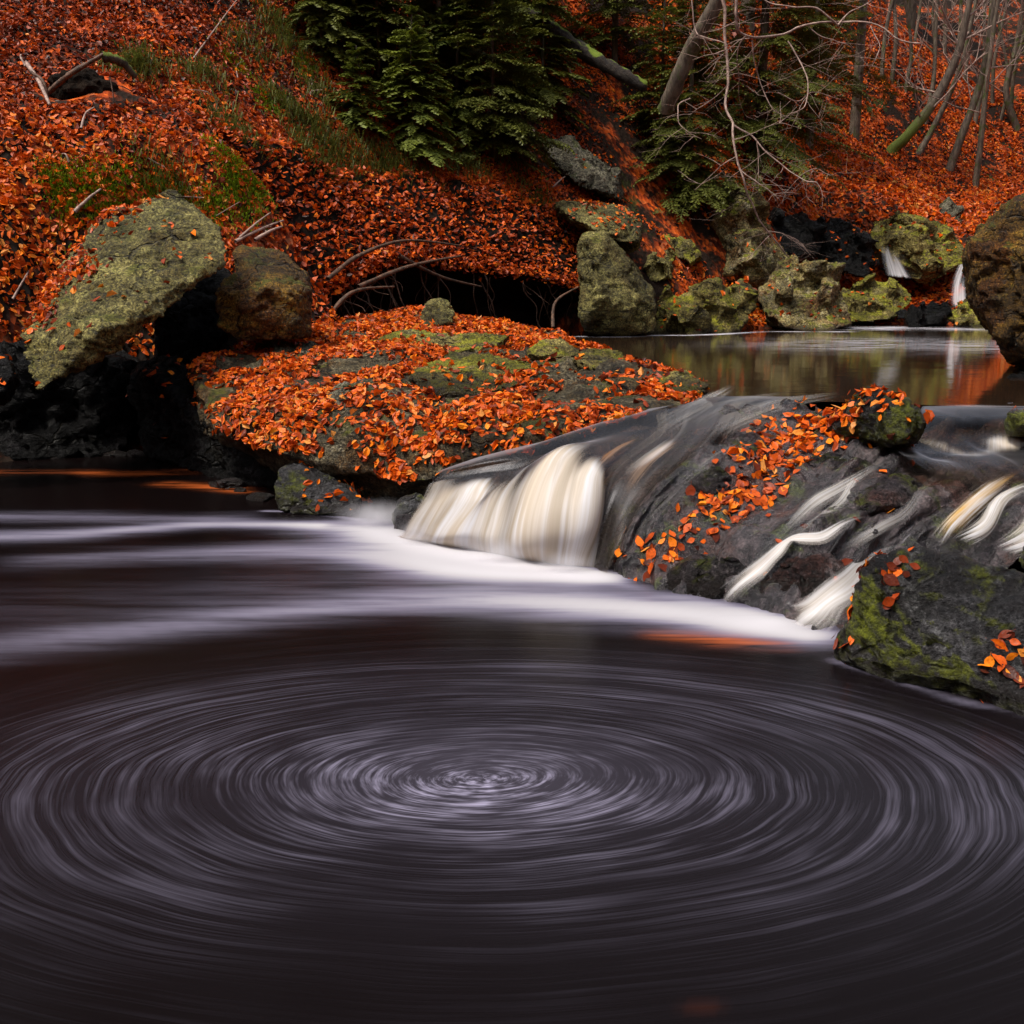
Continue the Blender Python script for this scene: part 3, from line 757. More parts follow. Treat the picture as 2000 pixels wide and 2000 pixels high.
cas = [([(1860,885),(1890,862),(1940,866),(1950,892),(1900,905)], .12, 'dark wet stone on the shelf right of the leaf-capped rock'),
       ([(1345,945),(1365,922),(1405,918),(1437,935),(1432,960),(1380,970)], .10, 'grey wet stone set in the cascade rock beside the leaves'),
       ([(1300,1120),(1330,1085),(1400,1078),(1470,1100),(1440,1150),(1380,1178),(1310,1160)], .12, 'low wet block at the foot of the cascade left of the white chute'),
       ([(1500,1120),(1560,1085),(1640,1075),(1650,1110),(1570,1170),(1480,1190),(1460,1165)], .12, 'long wet block of the cascade between two white chutes'),
       ([(1560,900),(1620,880),(1700,890),(1690,930),(1600,940)], .10, 'flat wet block high on the cascade rock'),
       ([(1660,960),(1740,930),(1800,945),(1770,985),(1680,1000)], .10, 'flat purple grey block of the cascade above the white chute'),
       ([(1400,880),(1440,850),(1490,850),(1480,890),(1420,905)], .08, 'small dark block near the crest of the cascade')]
rp = random.Random(31)
for k in range(14):
    px0 = rp.uniform(10, 330) if k < 10 else rp.uniform(360, 520); py0 = rp.uniform(884, 898) if k < 10 else 905+(px0-360)*.5+rp.uniform(-4, 8)
    c_ = PZ(px0, py0, 0); r_ = rp.uniform(.05, .12)
    pts_ = [c_+np.array([rp.gauss(0, 1), rp.gauss(0, .7), abs(rp.gauss(0, .5))])*r_*.7 for _ in range(14)]+[c_+np.array([r_*math.cos(t_), r_*.7*math.sin(t_), -.06]) for t_ in (0, 1, 2, 3, 4, 5)]
    build_rock('pebble', [pts_], 'wetstone', 'small wet stone at the waterline of the dark hollow', .012, 1, (.01,.006,.003), 6, None, 160+k, 'stone', 'wet stones at the back of the pool', cuts=4)
for k, (pts, hgt, lab) in enumerate(cas):
    B_ = []
    for q in pts:
        h_, n_ = cas_hit(*q)
        if h_ is None: continue
        B_ += [h_-n_*.10, h_+n_*hgt*.12]
    cc_ = np.mean(B_, 0)
    B_ += [cc_+(b_-cc_)*.6+np.array([0, -.2, .95])*hgt*.55 for b_ in B_[1::2]]
    build_rock('stone', [B_], 'wetstone', lab, .014, 2, (.03,.012,.005), 4, (0.5,-0.3,0.7,16,0.010), 140+k, 'stone', key='cstone%d' % k, cuts=6)
# running water is laid over the rock and its blocks together
cv_, cf_ = [GR.reshape(-1, 3)], [tuple(a) for a in cas_f.tolist()]
for k_, v_, f_ in SUPPORTS:
    if k_.startswith('cstone'):
        off_ = sum(len(a) for a in cv_); cv_.append(v_); cf_ += [tuple(i+off_ for i in a) for a in f_]
CBVH = BVHTree.FromPolygons([tuple(v) for v in np.vstack(cv_)], cf_)
# --- water materials
def fall_material(name, stretch=(70, 2.2), warm=(0.82,0.70,0.56), film=True):
    """smooth running water: dark and clear where 'foam' is 0, silky white where it is 1, thin at the rim ('cover')"""
    t = NT(name)
    uv = t.n('UVMap', uv_map='flow').outputs[0]
    s1 = t.noise(t.scaled(uv, (stretch[0], stretch[1], 1)), 1.0, 4, 0.55, 0.5)
    s2 = t.noise(t.scaled(uv, (stretch[0]*.3, stretch[1]*.7, 1)), 1.0, 3, 0.5, 0.3)
    s = t.math('ADD', t.math('MULTIPLY', s1, .45), t.math('MULTIPLY', s2, .55))
    foam = t.attr('foam')
    f = t.math('ADD', foam, t.math('MULTIPLY', t.math('SUBTRACT', s, 0.5), 0.8))
    f = t.math('MULTIPLY', t.maprange(f, 0.12, 1.15), t.maprange(foam, 0.0, 0.22))
    white = t.mix(t.maprange(s1, 0.35, 0.65), tuple(x*.72 for x in warm), t.mix(t.maprange(s2, 0.42, 0.66), (0.74, 0.73, 0.75), tuple(x*.8 for x in warm)))
    wb = t.n('BsdfPrincipled'); t.l(white, wb.inputs['Base Color']); wb.inputs['Roughness'].default_value = 0.75
    wb.inputs['Specular IOR Level'].default_value = 0.15
    tr = t.n('BsdfTranslucent'); t.l(white, tr.inputs['Color'])
    wm = t.n('MixShader', i_0=0.3); t.l(wb.outputs[0], wm.inputs[1]); t.l(tr.outputs[0], wm.inputs[2])
    gl = t.n('BsdfGlossy', i_Roughness=0.38); gl.inputs['Color'].default_value = (.8, .8, .86, 1)
    t.l(t.bump(s, 0.25, 0.03), gl.inputs['Normal'])
    tp = t.n('BsdfTransparent'); tp.inputs['Color'].default_value = (0.62, 0.50, 0.40, 1)
    fr = t.n('Fresnel', i_IOR=1.33)
    dk = t.n('MixShader'); t.l(t.math('MULTIPLY', fr.outputs[0], 1.0, True), dk.inputs[0]); t.l(tp.outputs[0], dk.inputs[1]); t.l(gl.outputs[0], dk.inputs[2])
    wt = t.n('MixShader'); t.l(f, wt.inputs[0]); t.l(dk.outputs[0], wt.inputs[1]); t.l(wm.outputs[0], wt.inputs[2])
    cl = t.n('BsdfTransparent')
    if not film: t.l(cl.outputs[0], wt.inputs[1])
    cov = t.maprange(t.math('ADD', t.attr('cover'), t.math('MULTIPLY', t.math('SUBTRACT', s1, 0.5), 0.9)), 0.15, 0.75)
    cov = t.math('MULTIPLY', cov, t.maprange(t.attr('cover'), 0.0, 0.2))
    fin = t.n('MixShader'); t.l(cov, fin.inputs[0]); t.l(cl.outputs[0], fin.inputs[1]); t.l(wt.outputs[0], fin.inputs[2])
    return t.done(fin.outputs[0])
M['fall'] = fall_material('silky_fall_water', (55, 1.6))
M['gold'] = fall_material('tannin_fall_water', (10, 1.6), (0.75,0.46,0.14))
M['farfall'] = fall_material('far_fall_water', (20, 1.0), (0.85,0.83,0.84))
M['chute'] = fall_material('thin_chute_water', (16, 1.6), (0.80,0.72,0.62), False)

# --- main fall sheet
mrows = W[:, :12].copy()
up = mrows[0]+np.array([0.25, 0.45, 0.02])
up[5] = PZ(1310,795,.735); up[6] = PZ(1380,780,.748); up[7] = PZ(1450,777,.75); up[8] = PZ(1520,778,.75); up[9] = PZ(1620,780,.75); up[10] = PZ(1720,820,.68); up[11] = PZ(1800,850,.62)
SW = np.concatenate([up[None], mrows], 0)
nr, nc = 110, 260
S = loft(SW, nr, nc)
SN = grid_normals(S)
su, sv = np.meshgrid(np.linspace(0, 11, nc), np.linspace(0, 6, nr))
# bulging domes of the curtains
q = np.stack([su.ravel()*1.6, sv.ravel()*0.5, np.zeros(su.size)], 1)
nz = fbm(q, 3, 81).reshape(su.shape)
LOB = [(3.75, .85, 2.45, 1.0, .13), (5.05, .60, 3.05, .95, .07), (1.55, .90, 2.85, 1.0, .12), (0.35, .40, 2.1, .55, .03), (2.55, .20, 2.5, .5, .01)]
drop = (1-sstep(5.1, 6, sv))
dome = sum(h*np.exp(-((su-c_)/w_)**2)*sstep(s0-.4, s0+1.3, sv)*drop for c_, w_, s0, a_, h in LOB)
S = S+SN*(0.012+dome)[..., None]
foam = np.zeros_like(su)
for c_, w_, s0, a_, h in LOB:
    g_ = np.exp(-(np.abs(su-c_)/(w_*(1+.12*(sv-3))))**2.4)
    foam = 1-(1-foam)*(1-a_*g_*sstep(-.1, 1.1, sv-s0-.45*((su-c_)/w_)**2+.3*nz))
foam = np.maximum(foam, .8*sstep(4.4, 5.7, sv)*(1-sstep(5.6,6.4,su)))
foam = np.maximum(foam, 0.6*np.exp(-((su-6.3)/.35)**2)*sstep(1.9,2.5,sv)*(1-sstep(3.0,4.0,sv)))
foam *= 1-0.75*sstep(5.9, 6.6, su)*sstep(2.6,3.2,sv)
cover = sstep(-0.05, 0.6, su)*(1-sstep(6.6, 7.9, su+0.35*sstep(2.2,3.4,sv)))*np.where(sv < 1, 1, 1)
cover = np.maximum(cover, 0.9*(1-sstep(1.3,2.7,sv+.3*nz))*(su > 5)*(1-sstep(7.6,9.0,su)))
foam = np.maximum(foam, .22*(su > 5.5)*sstep(.6, 1.2, sv)*(1-sstep(8.4,9.2,su)))
me = grid_mesh('main_fall_water', S, M['fall'], {'foam': foam, 'cover': cover})
tag(link('waterfall', me), 'silky white main fall pouring off the lip into the pool', 'waterfall', kind='structure')

# --- strips of running water laid on the cascade rock
def strip(name, pts, widths, foams, mat, label, off=0.012, hit=cas_hit, n=40, k=13, arch=0.004):
    H = []; N = []
    for a in pts:
        if len(a) == 3: h = PZ(*a); nn = np.array([0, -.3, .95])
        else: h, nn = hit(*a)
        if h is None: continue
        H.append(h); N.append(nn)
    C = catmull(np.array(H), n); NN = catmull(np.array(N), n)
    NN = NN*0.5+np.mean(N, 0)*0.5
    NN /= np.linalg.norm(NN, axis=1)[:, None]
    T = np.gradient(C, axis=0); T /= np.linalg.norm(T, axis=1)[:, None]+1e-9
    Bv = np.cross(NN, T); Bv /= np.linalg.norm(Bv, axis=1)[:, None]+1e-9
    w = np.interp(np.linspace(0, 1, n), np.linspace(0, 1, len(widths)), widths)
    fm = np.interp(np.linspace(0, 1, n), np.linspace(0, 1, len(foams)), foams)
    s = np.linspace(-1, 1, k)
    Gs = C[:, None]+Bv[:, None]*(w[:, None]*s[None])[..., None]*0.5+NN[:, None]*(off+arch*(1-s[None]**2)*(w[:, None]/0.1))[..., None]
    v = np.linspace(0, 1, n)[:, None]
    edge = (1-np.abs(s[None]))*np.minimum(1, np.minimum(v, 1-v)/0.3)
    me = grid_mesh(name, Gs, mat, {'foam': np.repeat(fm[:, None], k, 1), 'cover': np.clip(edge*.95, 0, 1)})
    return tag(link('waterfall', me), label, 'waterfall', kind='structure')
M['apron'] = fall_material('apron_water', (6, .8), (0.82,0.74,0.66), False)
strip('chute_water', [(1690,1012),(1650,1035),(1600,1058),(1555,1066),(1520,1090),(1480,1125),(1440,1160),(1400,1188)], [.05,.09,.11,.11,.16,.2], [.5,.9,1,.95,1,1], M['apron'], 'narrow white chute between two wet slabs of the cascade', 0.045)
strip('apron_water', [(1790,1078),(1735,1092),(1690,1112),(1650,1145),(1610,1185),(1570,1215),(1520,1248)], [.22,.20,.20,.24,.36,.46], [.35,.5,.75,.95,1,1], M['apron'], 'white run of water sliding past the dark mossy boulder', 0.02)
M['thread'] = fall_material('thread_water', (20, 1.0), (0.80,0.74,0.66), False)
for pts, wd, fo_, lab in [
    ([(1760,885),(1700,920),(1640,955),(1590,985),(1540,1035),(1490,1085),(1440,1130),(1390,1180)], [.08,.10,.12,.08,.08,.10], [.2,.5,.75,.25,.2,.3], 'broken thread of water down the middle of the cascade rock'),
    ([(1850,905),(1800,960),(1765,1003),(1720,1030),(1690,1050),(1640,1075),(1590,1100)], [.06,.08,.08,.08,.08], [.2,.4,.75,.4,.3], 'broken thread of water above the white chute'),
    ([(1690,905),(1665,945),(1640,985),(1580,1030),(1500,1085),(1430,1140)], [.05,.07,.08,.08,.08], [.2,.75,.45,.2,.2], 'thin thread of water beside the leaves on the cascade rock'),
    ([(1480,860),(1420,890),(1360,930),(1300,980),(1250,1040),(1225,1110)], [.14,.16,.16,.14,.12], [.2,.3,.22,.25,.3], 'glassy veil of water over the left of the cascade rock')]:
    strip('thread_water', pts, wd, fo_, M['thread'], lab)
strip('side_fall_water', [(1985,935),(1930,965),(1895,1000),(1850,1045),(1800,1085)], [.10,.14,.15,.16,.18], [.2,.7,.9,.9,.8], M['gold'], 'golden tongue of water in the side fall', 0.03, arch=0.04)
strip('side_fall_water', [(2020,960),(1960,990),(1910,1040),(1860,1090)], [.12,.12,.14,.16], [.3,.8,.95,1], M['chute'], 'cream tongue of water in the side fall', 0.035, arch=0.04)
strip('side_fall_water', [(2080,960),(2030,1000),(1990,1060),(1950,1110)], [.2,.2,.24,.24], [.3,.6,.8,1], M['chute'], 'grey veil of water in the side fall', 0.04, arch=0.03)
strip('lip_water', [(1440,752,.76),(1400,775,.745),(1360,800,.715),(1310,828,.67),(1270,860,.62)], [.1,.2,.25,.25,.2], [.2,.5,.35,.3,.2], M['chute'], 'streaked dark water bending over the lip beside the ledge', 0.012)
strip('lip_water', [(1330,868),(1290,890),(1250,930),(1215,985)], [.06,.1,.12,.1], [.6,.9,.7,.2], M['chute'], 'broken white water right of the main fall', 0.03)
strip('lip_water', [(1250,870),(1220,885),(1190,905),(1165,930)], [.04,.08,.10,.08], [.5,.8,.9,.7], M['gold'], 'pale gold ribbon of water at the top of the main fall', 0.05)
strip('crest_water', [(1660,770,.752),(1590,782,.748),(1510,798,.735),(1430,830,.68),(1370,865,.61)], [.12,.22,.26,.24,.2], [.1,.34,.38,.3,.2], M['chute'], 'pale streaked water sliding over the crest of the cascade', 0.016)
strip('crest_water', [(1560,768,.752),(1500,778,.75),(1440,790,.738),(1380,812,.70),(1330,850,.63)], [.1,.16,.2,.2,.16], [.1,.3,.35,.25,.2], M['chute'], 'thin streaked water bending over the crest beside the ledge', 0.014)
# soft mist standing over the foot of the main fall
t = NT('spray_mist')
ln = t.n('VectorMath', operation='LENGTH'); t.l(t.n('TexCoord').outputs['Object'], ln.inputs[0])
de = t.math('MULTIPLY', t.math('POWER', t.maprange(ln.outputs['Value'], 0.0, 1.0, 1.0, 0.0), 1.6), 9.0)
de = t.math('MULTIPLY', de, t.maprange(t.noise(t.pos(), 7.0, 2, .5), .3, .7, .5, 1.3))
vp = t.n('VolumePrincipled'); vp.inputs['Color'].default_value = (.95, .94, .97, 1); vp.inputs['Anisotropy'].default_value = .2
t.l(de, vp.inputs['Density']); t.l(vp.outputs[0], t.out.inputs['Volume'])
bm = bmesh.new(); bmesh.ops.create_icosphere(bm, subdivisions=3, radius=1.0)
me = bpy.data.meshes.new('mist'); bm.to_mesh(me); bm.free(); me.materials.append(t.m)
for (a_, b_, z_, rx, ry, rz) in [(745,1010,.05,.40,.20,.15),(840,1045,.05,.28,.14,.14),(980,1082,.04,.30,.13,.13),(1100,1105,.03,.22,.11,.11)]:
    o = link('mist', me); o.location = PZ(a_, b_, z_); o.scale = (rx, ry, rz)
    tag(o, 'soft white spray drifting at the foot of the main fall', 'mist', kind='stuff')
# small drop right of the leafy island and the shelf water under it
D1 = np.array([[PZ(1800,793,.752),PZ(1870,793,.752),PZ(1960,793,.752),PZ(2100,793,.752)],
               [PZ(1790,810,.735),PZ(1865,812,.735),PZ(1955,812,.73),PZ(2100,812,.73)],
               [PZ(1780,845,.66),PZ(1860,845,.65),PZ(1950,845,.64),PZ(2100,845,.65)],
               [PZ(1745,868,.60),PZ(1850,872,.59),PZ(1950,874,.58),PZ(2100,874,.58)],
               [PZ(1760,895,.56),PZ(1860,900,.545),PZ(1960,905,.54),PZ(2100,905,.54)],
               [PZ(1830,930,.50),PZ(1900,940,.48),PZ(1990,945,.46),PZ(2120,950,.46)]])
Sd = loft(D1, 60, 60)
Sd = Sd+np.array([0, -.3, 1.0])*(.035*fbm(Sd.reshape(-1, 3)*np.array([3.2, 2.0, 1]), 3, 91).reshape(60, 60))[..., None]*sstep(.3, 1.2, np.linspace(0, 5, 60))[:, None, None]
du, dv = np.meshgrid(np.linspace(0, 3, 60), np.linspace(0, 5, 60))
fo = 0.30*np.exp(-((dv-2.9+.5*np.sin(du*3.1))/.3)**2)+0.8*np.exp(-((du-2.05)/.25)**2-((dv-2.5)/.4)**2)+0.08
co = np.minimum(1, np.minimum(du/0.4+0.25, (5-dv)/1.2))*np.minimum(1, dv/.1+.6)
me = grid_mesh('shelf_water', Sd, M['fall'], {'foam': fo, 'cover': co})
tag(link('waterfall', me), 'dark shelf of sliding water right of the leaf-capped rock', 'waterfall', kind='structure')

# --- lower pool
VC = PZ(945, 1518, 0)[:2]
VA, VB = 1.62, 0.95
def pool_material():
    t = NT('dark_swirling_pool'); pos = t.pos()
    # elliptic polar coordinates about the eye of the eddy
    mp = t.n('Mapping', vector_type='TEXTURE'); mp.inputs['Location'].default_value = (VC[0], VC[1], 0); mp.inputs['Scale'].default_value = (VA, VB, 1)
    t.l(pos, mp.inputs['Vector'])
    warp = t.n('TexNoise', i_Scale=1.6, i_Detail=2.0); t.l(mp.outputs[0], warp.inputs['Vector'])
    wv = t.n('VectorMath', operation='SUBTRACT'); t.l(warp.outputs['Color'], wv.inputs[0]); wv.inputs[1].default_value = (.5, .5, .5)
    ws = t.n('VectorMath', operation='SCALE'); t.l(wv.outputs[0], ws.inputs[0]); ws.inputs['Scale'].default_value = 0.09
    pa = t.n('VectorMath', operation='ADD'); t.l(mp.outputs[0], pa.inputs[0]); t.l(ws.outputs[0], pa.inputs[1])
    sp = t.n('SeparateXYZ'); t.l(pa.outputs[0], sp.inputs[0])
    x, y = sp.outputs[0], sp.outputs[1]
    r = t.math('SQRT', t.math('ADD', t.math('ADD', t.math('MULTIPLY', x, x), t.math('MULTIPLY', y, y)), 0.0004))
    th = t.math('ARCTAN2', y, x)
    def streak(fr, ft, spiral, seed, det=3, rough=.6):
        a = t.math('ADD', t.math('ADD', th, t.math('MULTIPLY', r, spiral)), seed)
        cb = t.n('CombineXYZ')
        t.l(t.math('MULTIPLY', t.math('COSINE', a), ft), cb.inputs[0])
        t.l(t.math('MULTIPLY', t.math('SINE', a), ft), cb.inputs[1])
        t.l(t.math('ADD', t.math('MULTIPLY', r, fr), seed), cb.inputs[2])
        return t.noise(cb.outputs[0], 1.0, det, rough)
    s1 = streak(36, 1.25, 1.3, 3.1, 4, .62)
    s2 = streak(120, 1.6, .9, 9.7)
    s3 = streak(6, 1.4, 2.0, 5.5, 2)
    s = t.math('ADD', t.math('MULTIPLY', s1, .37), t.math('ADD', t.math('MULTIPLY', s2, .42), t.math('MULTIPLY', s3, .21)))
    sw = t.math('MULTIPLY', t.maprange(s, 0.44, 0.72), t.maprange(t.noise(mp.outputs[0], 1.4, 3, .6), .3, .7, .15, 1.5))
    amp = t.attr('swirl')
    fs = t.math('MULTIPLY', t.math('ADD', sw, .10), amp)  # constant part is a faint foam veil painting the water's pale sheen
    # foam driven by the falls, drawn out along the current
    sep = t.n('SeparateXYZ'); t.l(pos, sep.inputs[0])
    fl = t.noise(t.scaled(pos, (1.1, 9.0, 1), (0, 0, R(-8))), 1.0, 4, .55)
    fb = t.attr('foam')
    fm = t.math('MULTIPLY', fb, t.maprange(t.math('ADD', fl, t.math('MULTIPLY', fb, .60)), 0.22, 0.95))
    f = t.math('MAXIMUM', t.math('MULTIPLY', fs, 1.0), fm)
    f = t.math('MINIMUM', f, 1.0)
    water = t.bsdf((0.0028, 0.0016, 0.0016), 0.22, t.bump(s, 0.10, 0.02), 0.09, IOR=1.33)
    fc = t.mix(t.maprange(fm, 0.25, 0.8), (0.34, 0.315, 0.44), (0.43, 0.415, 0.44))
    foam = t.bsdf(fc, 0.7, None, 0.2)
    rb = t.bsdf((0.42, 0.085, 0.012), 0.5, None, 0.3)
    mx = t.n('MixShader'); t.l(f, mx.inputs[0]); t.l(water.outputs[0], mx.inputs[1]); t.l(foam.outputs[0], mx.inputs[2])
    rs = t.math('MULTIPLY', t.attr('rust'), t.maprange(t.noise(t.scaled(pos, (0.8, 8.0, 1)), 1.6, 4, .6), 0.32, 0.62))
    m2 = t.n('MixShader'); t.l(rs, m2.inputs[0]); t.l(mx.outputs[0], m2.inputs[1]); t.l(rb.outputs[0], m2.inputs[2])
    return t.done(m2.outputs[0])
M['pool'] = pool_material()
px_ = np.unique(np.concatenate([np.linspace(-8.5, -5, 40), np.linspace(-5, 3, 340), np.linspace(3, 4.6, 20)]))
py_ = np.unique(np.concatenate([np.linspace(-4, 1, 30), np.linspace(1, 4, 80), np.linspace(4, 7.5, 190), np.linspace(7.5, 9.9, 60)]))
QX, QY = np.meshgrid(px_, py_)
Q = np.stack([QX.ravel(), QY.ravel()], 1)
def seg_band(pts, wid, inten):
    NS = 220 if max(wid) < .05 else 60
    c = catmull(np.array([PZ(a, b, 0)[:2] for a, b in pts]), NS)
    w = np.interp(np.linspace(0, 1, NS), np.linspace(0, 1, len(wid)), wid)
    it = np.interp(np.linspace(0, 1, NS), np.linspace(0, 1, len(inten)), inten)
    best = np.zeros(len(Q))
    for k in range(NS):
        d2 = ((Q-c[k])**2*np.array([0.55, 1.0])).sum(1)
        best = np.maximum(best, it[k]*np.exp(-d2/(w[k]**2)))
    return best
foam = np.zeros(len(Q))
for b in [
    ([(640,1030),(720,1035),(800,1058),(900,1082),(980,1098),(1060,1110),(1150,1125)], [.20,.26,.22,.18,.14], [.6,.9,1,1,1]),
    ([(1140,1126),(1000,1122),(880,1112),(760,1090),(650,1078),(480,1080),(300,1085),(80,1095)], [.12,.17,.22,.22,.17,.16], [.9,.9,.85,.65,.5,.4,.3,.2]),
    ([(1570,1240),(1470,1222),(1350,1200),(1200,1186),(1050,1176),(900,1172),(740,1178),(560,1195),(300,1225),(0,1262),(-200,1290)], [.14,.20,.22,.20,.18,.18,.19], [.85,.85,.8,.72,.6,.48,.4,.34,.28,.22]),
    ([(1300,1180),(1000,1150),(700,1140),(300,1170),(-200,1200)], [.3,.35,.35], [.16,.16,.14,.08,.05]),
    ([(620,1026),(520,1024),(400,1024),(260,1034),(120,1044),(-100,1048)], [.07,.12,.13,.15,.15], [.7,.6,.5,.5,.45]),
    ([(470,1008),(330,1014),(150,1010),(-100,1010)], [.12,.14,.14], [.16,.28,.3]),
    ([(1150,1122),(1250,1150),(1340,1170),(1440,1192),(1500,1215)], [.06,.06,.09,.12], [.5,.1,.3,.9]),
    ([(1630,1290),(1680,1305),(1740,1322),(1820,1350),(1900,1375),(2000,1395)], [.03,.03,.03], [.35,.25,.2]),
    ([(520,998),(580,1000),(640,1006),(700,1015)], [.03,.03], [.4,.4])]:
    foam = 1-(1-foam)*(1-np.clip(seg_band(*b), 0, 1))
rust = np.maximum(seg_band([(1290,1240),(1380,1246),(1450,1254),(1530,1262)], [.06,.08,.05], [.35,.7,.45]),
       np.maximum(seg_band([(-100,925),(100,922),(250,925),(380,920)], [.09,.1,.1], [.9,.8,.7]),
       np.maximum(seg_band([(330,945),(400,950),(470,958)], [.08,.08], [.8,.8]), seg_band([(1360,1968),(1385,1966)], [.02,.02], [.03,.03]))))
er = np.sqrt(((Q[:, 0]-VC[0])/VA)**2+((Q[:, 1]-VC[1])/VB)**2)
swirl = (0.10+0.66*np.exp(-(er/0.34)**2)+0.07*np.exp(-((er-0.85)/.3)**2))*(1-sstep(0.80, 1.4, er))
swirl *= 0.10+0.90*sstep(1.7, 2.9, Q[:, 1])
swirl += 0.015*(1-sstep(2.0, 3.5, er))
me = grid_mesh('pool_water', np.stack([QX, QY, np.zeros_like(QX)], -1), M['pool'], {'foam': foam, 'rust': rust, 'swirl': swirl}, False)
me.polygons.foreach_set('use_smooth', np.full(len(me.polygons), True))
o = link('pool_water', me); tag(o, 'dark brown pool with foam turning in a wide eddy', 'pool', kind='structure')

# --- upper still pool
def upper_material():
    t = NT('still_brown_pool'); pos = t.pos()
    w = t.noise(t.scaled(pos, (0.8, 1.2, 1)), 2.0, 3, .5)
    wf = t.noise(t.scaled(pos, (1.5, 5, 1)), 2.0, 4, .6)
    b = t.bsdf((0.018, 0.010, 0.006), 0.06, t.bump(t.math('ADD', w, t.math('MULTIPLY', wf, .3)), 0.05, 0.05), 0.5, IOR=1.33)
    fm = t.bsdf((0.55, 0.53, 0.58), 0.6, None, 0.3)
    sh = t.attr('foam')
    f = t.math('MULTIPLY', sh, t.maprange(t.noise(t.scaled(pos, (1.0, 4, 1)), 1.6, 5, .65), 0.38, 0.62))
    mx = t.n('MixShader'); t.l(f, mx.inputs[0]); t.l(b.outputs[0], mx.inputs[1]); t.l(fm.outputs[0], mx.inputs[2])
    return t.done(mx.outputs[0])
M['upper'] = upper_material()
ux = np.linspace(-.5, 10.5, 200); uy = np.linspace(0, 1, 240)
UX, UV_ = np.meshgrid(ux, uy)
front = np.interp(UX, [-.5, 1.0, 1.55, 2.0, 2.4, 3.0, 5.5, 10.5], [9.5, 8.4, 7.1, 6.85, 6.75, 6.5, 6.4, 9])
UY = front+(22.5-front)*UV_**1.6
uq = np.stack([UX.ravel(), UY.ravel()], 1)
def dist_poly(q, pts, z):
    c = catmull(np.array([PZ(a, b, z)[:2] for a, b in pts]), 80)
    return np.min(((q[:, None]-c[None])**2).sum(-1), 1)**.5
fo = np.zeros(len(uq))
d = dist_poly(uq, [(1128,657),(1200,658),(1280,655),(1340,655),(1420,652),(1480,648),(1560,648),(1660,648)], .75)
fo = np.maximum(fo, 1.0*np.exp(-(d/.13)**2))
d = dist_poly(uq, [(1700,642),(1780,640),(1870,643)], .75); fo = np.maximum(fo, .8*np.exp(-(d/.6)**2))
d = dist_poly(uq, [(1650,675),(1750,668),(1850,672),(1930,678)], .75); fo = np.maximum(fo, .38*np.exp(-(d/1.2)**2))
d = dist_poly(uq, [(1810,800),(1900,795),(2000,798)], .75); fo = np.maximum(fo, .5*np.exp(-(d/.08)**2))
me = grid_mesh('upper_pool_water', np.stack([UX, UY, np.full_like(UX, .75)], -1), M['upper'], {'foam': fo}, False)
tag(link('still_pool_water', me), 'still brown pool above the fall reflecting mossy rocks', 'pool', kind='structure')

# far small fall
FD = np.array([[P(1708,478,23.6),P(1735,480,23.6),P(1760,488,23.6)],[P(1708,500,23.2),P(1740,503,23.2),P(1775,512,23.2)],[P(1712,540,22.6),P(1755,545,22.5),P(1800,548,22.5)]])
Sf = loft(FD, 30, 24)
a, b = np.meshgrid(np.linspace(0, 1, 24), np.linspace(0, 1, 30))
stp = vnoise(np.stack([a.ravel()*5, b.ravel()*1.2, a.ravel()*0], 1), 5).reshape(a.shape)*.5+.5
Sf = Sf+np.array([0, -.12, .03])*stp[..., None]
me = grid_mesh('far_fall_water', Sf, M['farfall'], {'foam': .1+.8*stp*(.3+.7*b), 'cover': np.clip(np.minimum(a, 1-a)*3, 0, 1)*np.clip(b*2.5, 0, 1)*np.clip((1-b)*8+.2, 0, 1)*(.15+.75*stp)})
tag(link('waterfall', me), 'far small fall fanning down beside a moss-edged boulder', 'waterfall', kind='structure')
FD = np.array([[P(1868,520,23.0),P(1885,515,23.0),P(1900,522,23.0)],[P(1850,555,22.3),P(1875,560,22.2),P(1900,562,22.2)],[P(1845,600,21.3),P(1875,605,21.2),P(1905,606,21.2)]])
Sf = loft(FD, 30, 24)
me = grid_mesh('far_fall_water', Sf, M['farfall'], {'foam': .1+.8*stp, 'cover': np.clip(np.minimum(a, 1-a)*4, 0, 1)*np.clip((1-b)*5, 0, 1)*(.1+.9*stp)})
tag(link('waterfall', me), 'far broken water tumbling between dark rocks into the still pool', 'waterfall', kind='structure')
# trickle in the hollow
strip('trickle_water', [(312,795,.45),(315,820,.33),(310,850,.2),(314,885,.03)], [.03,.05,.05,.1], [.5,.5,.5,.6], M['chute'], 'thin trickle falling from the black rock in the hollow', 0.02)

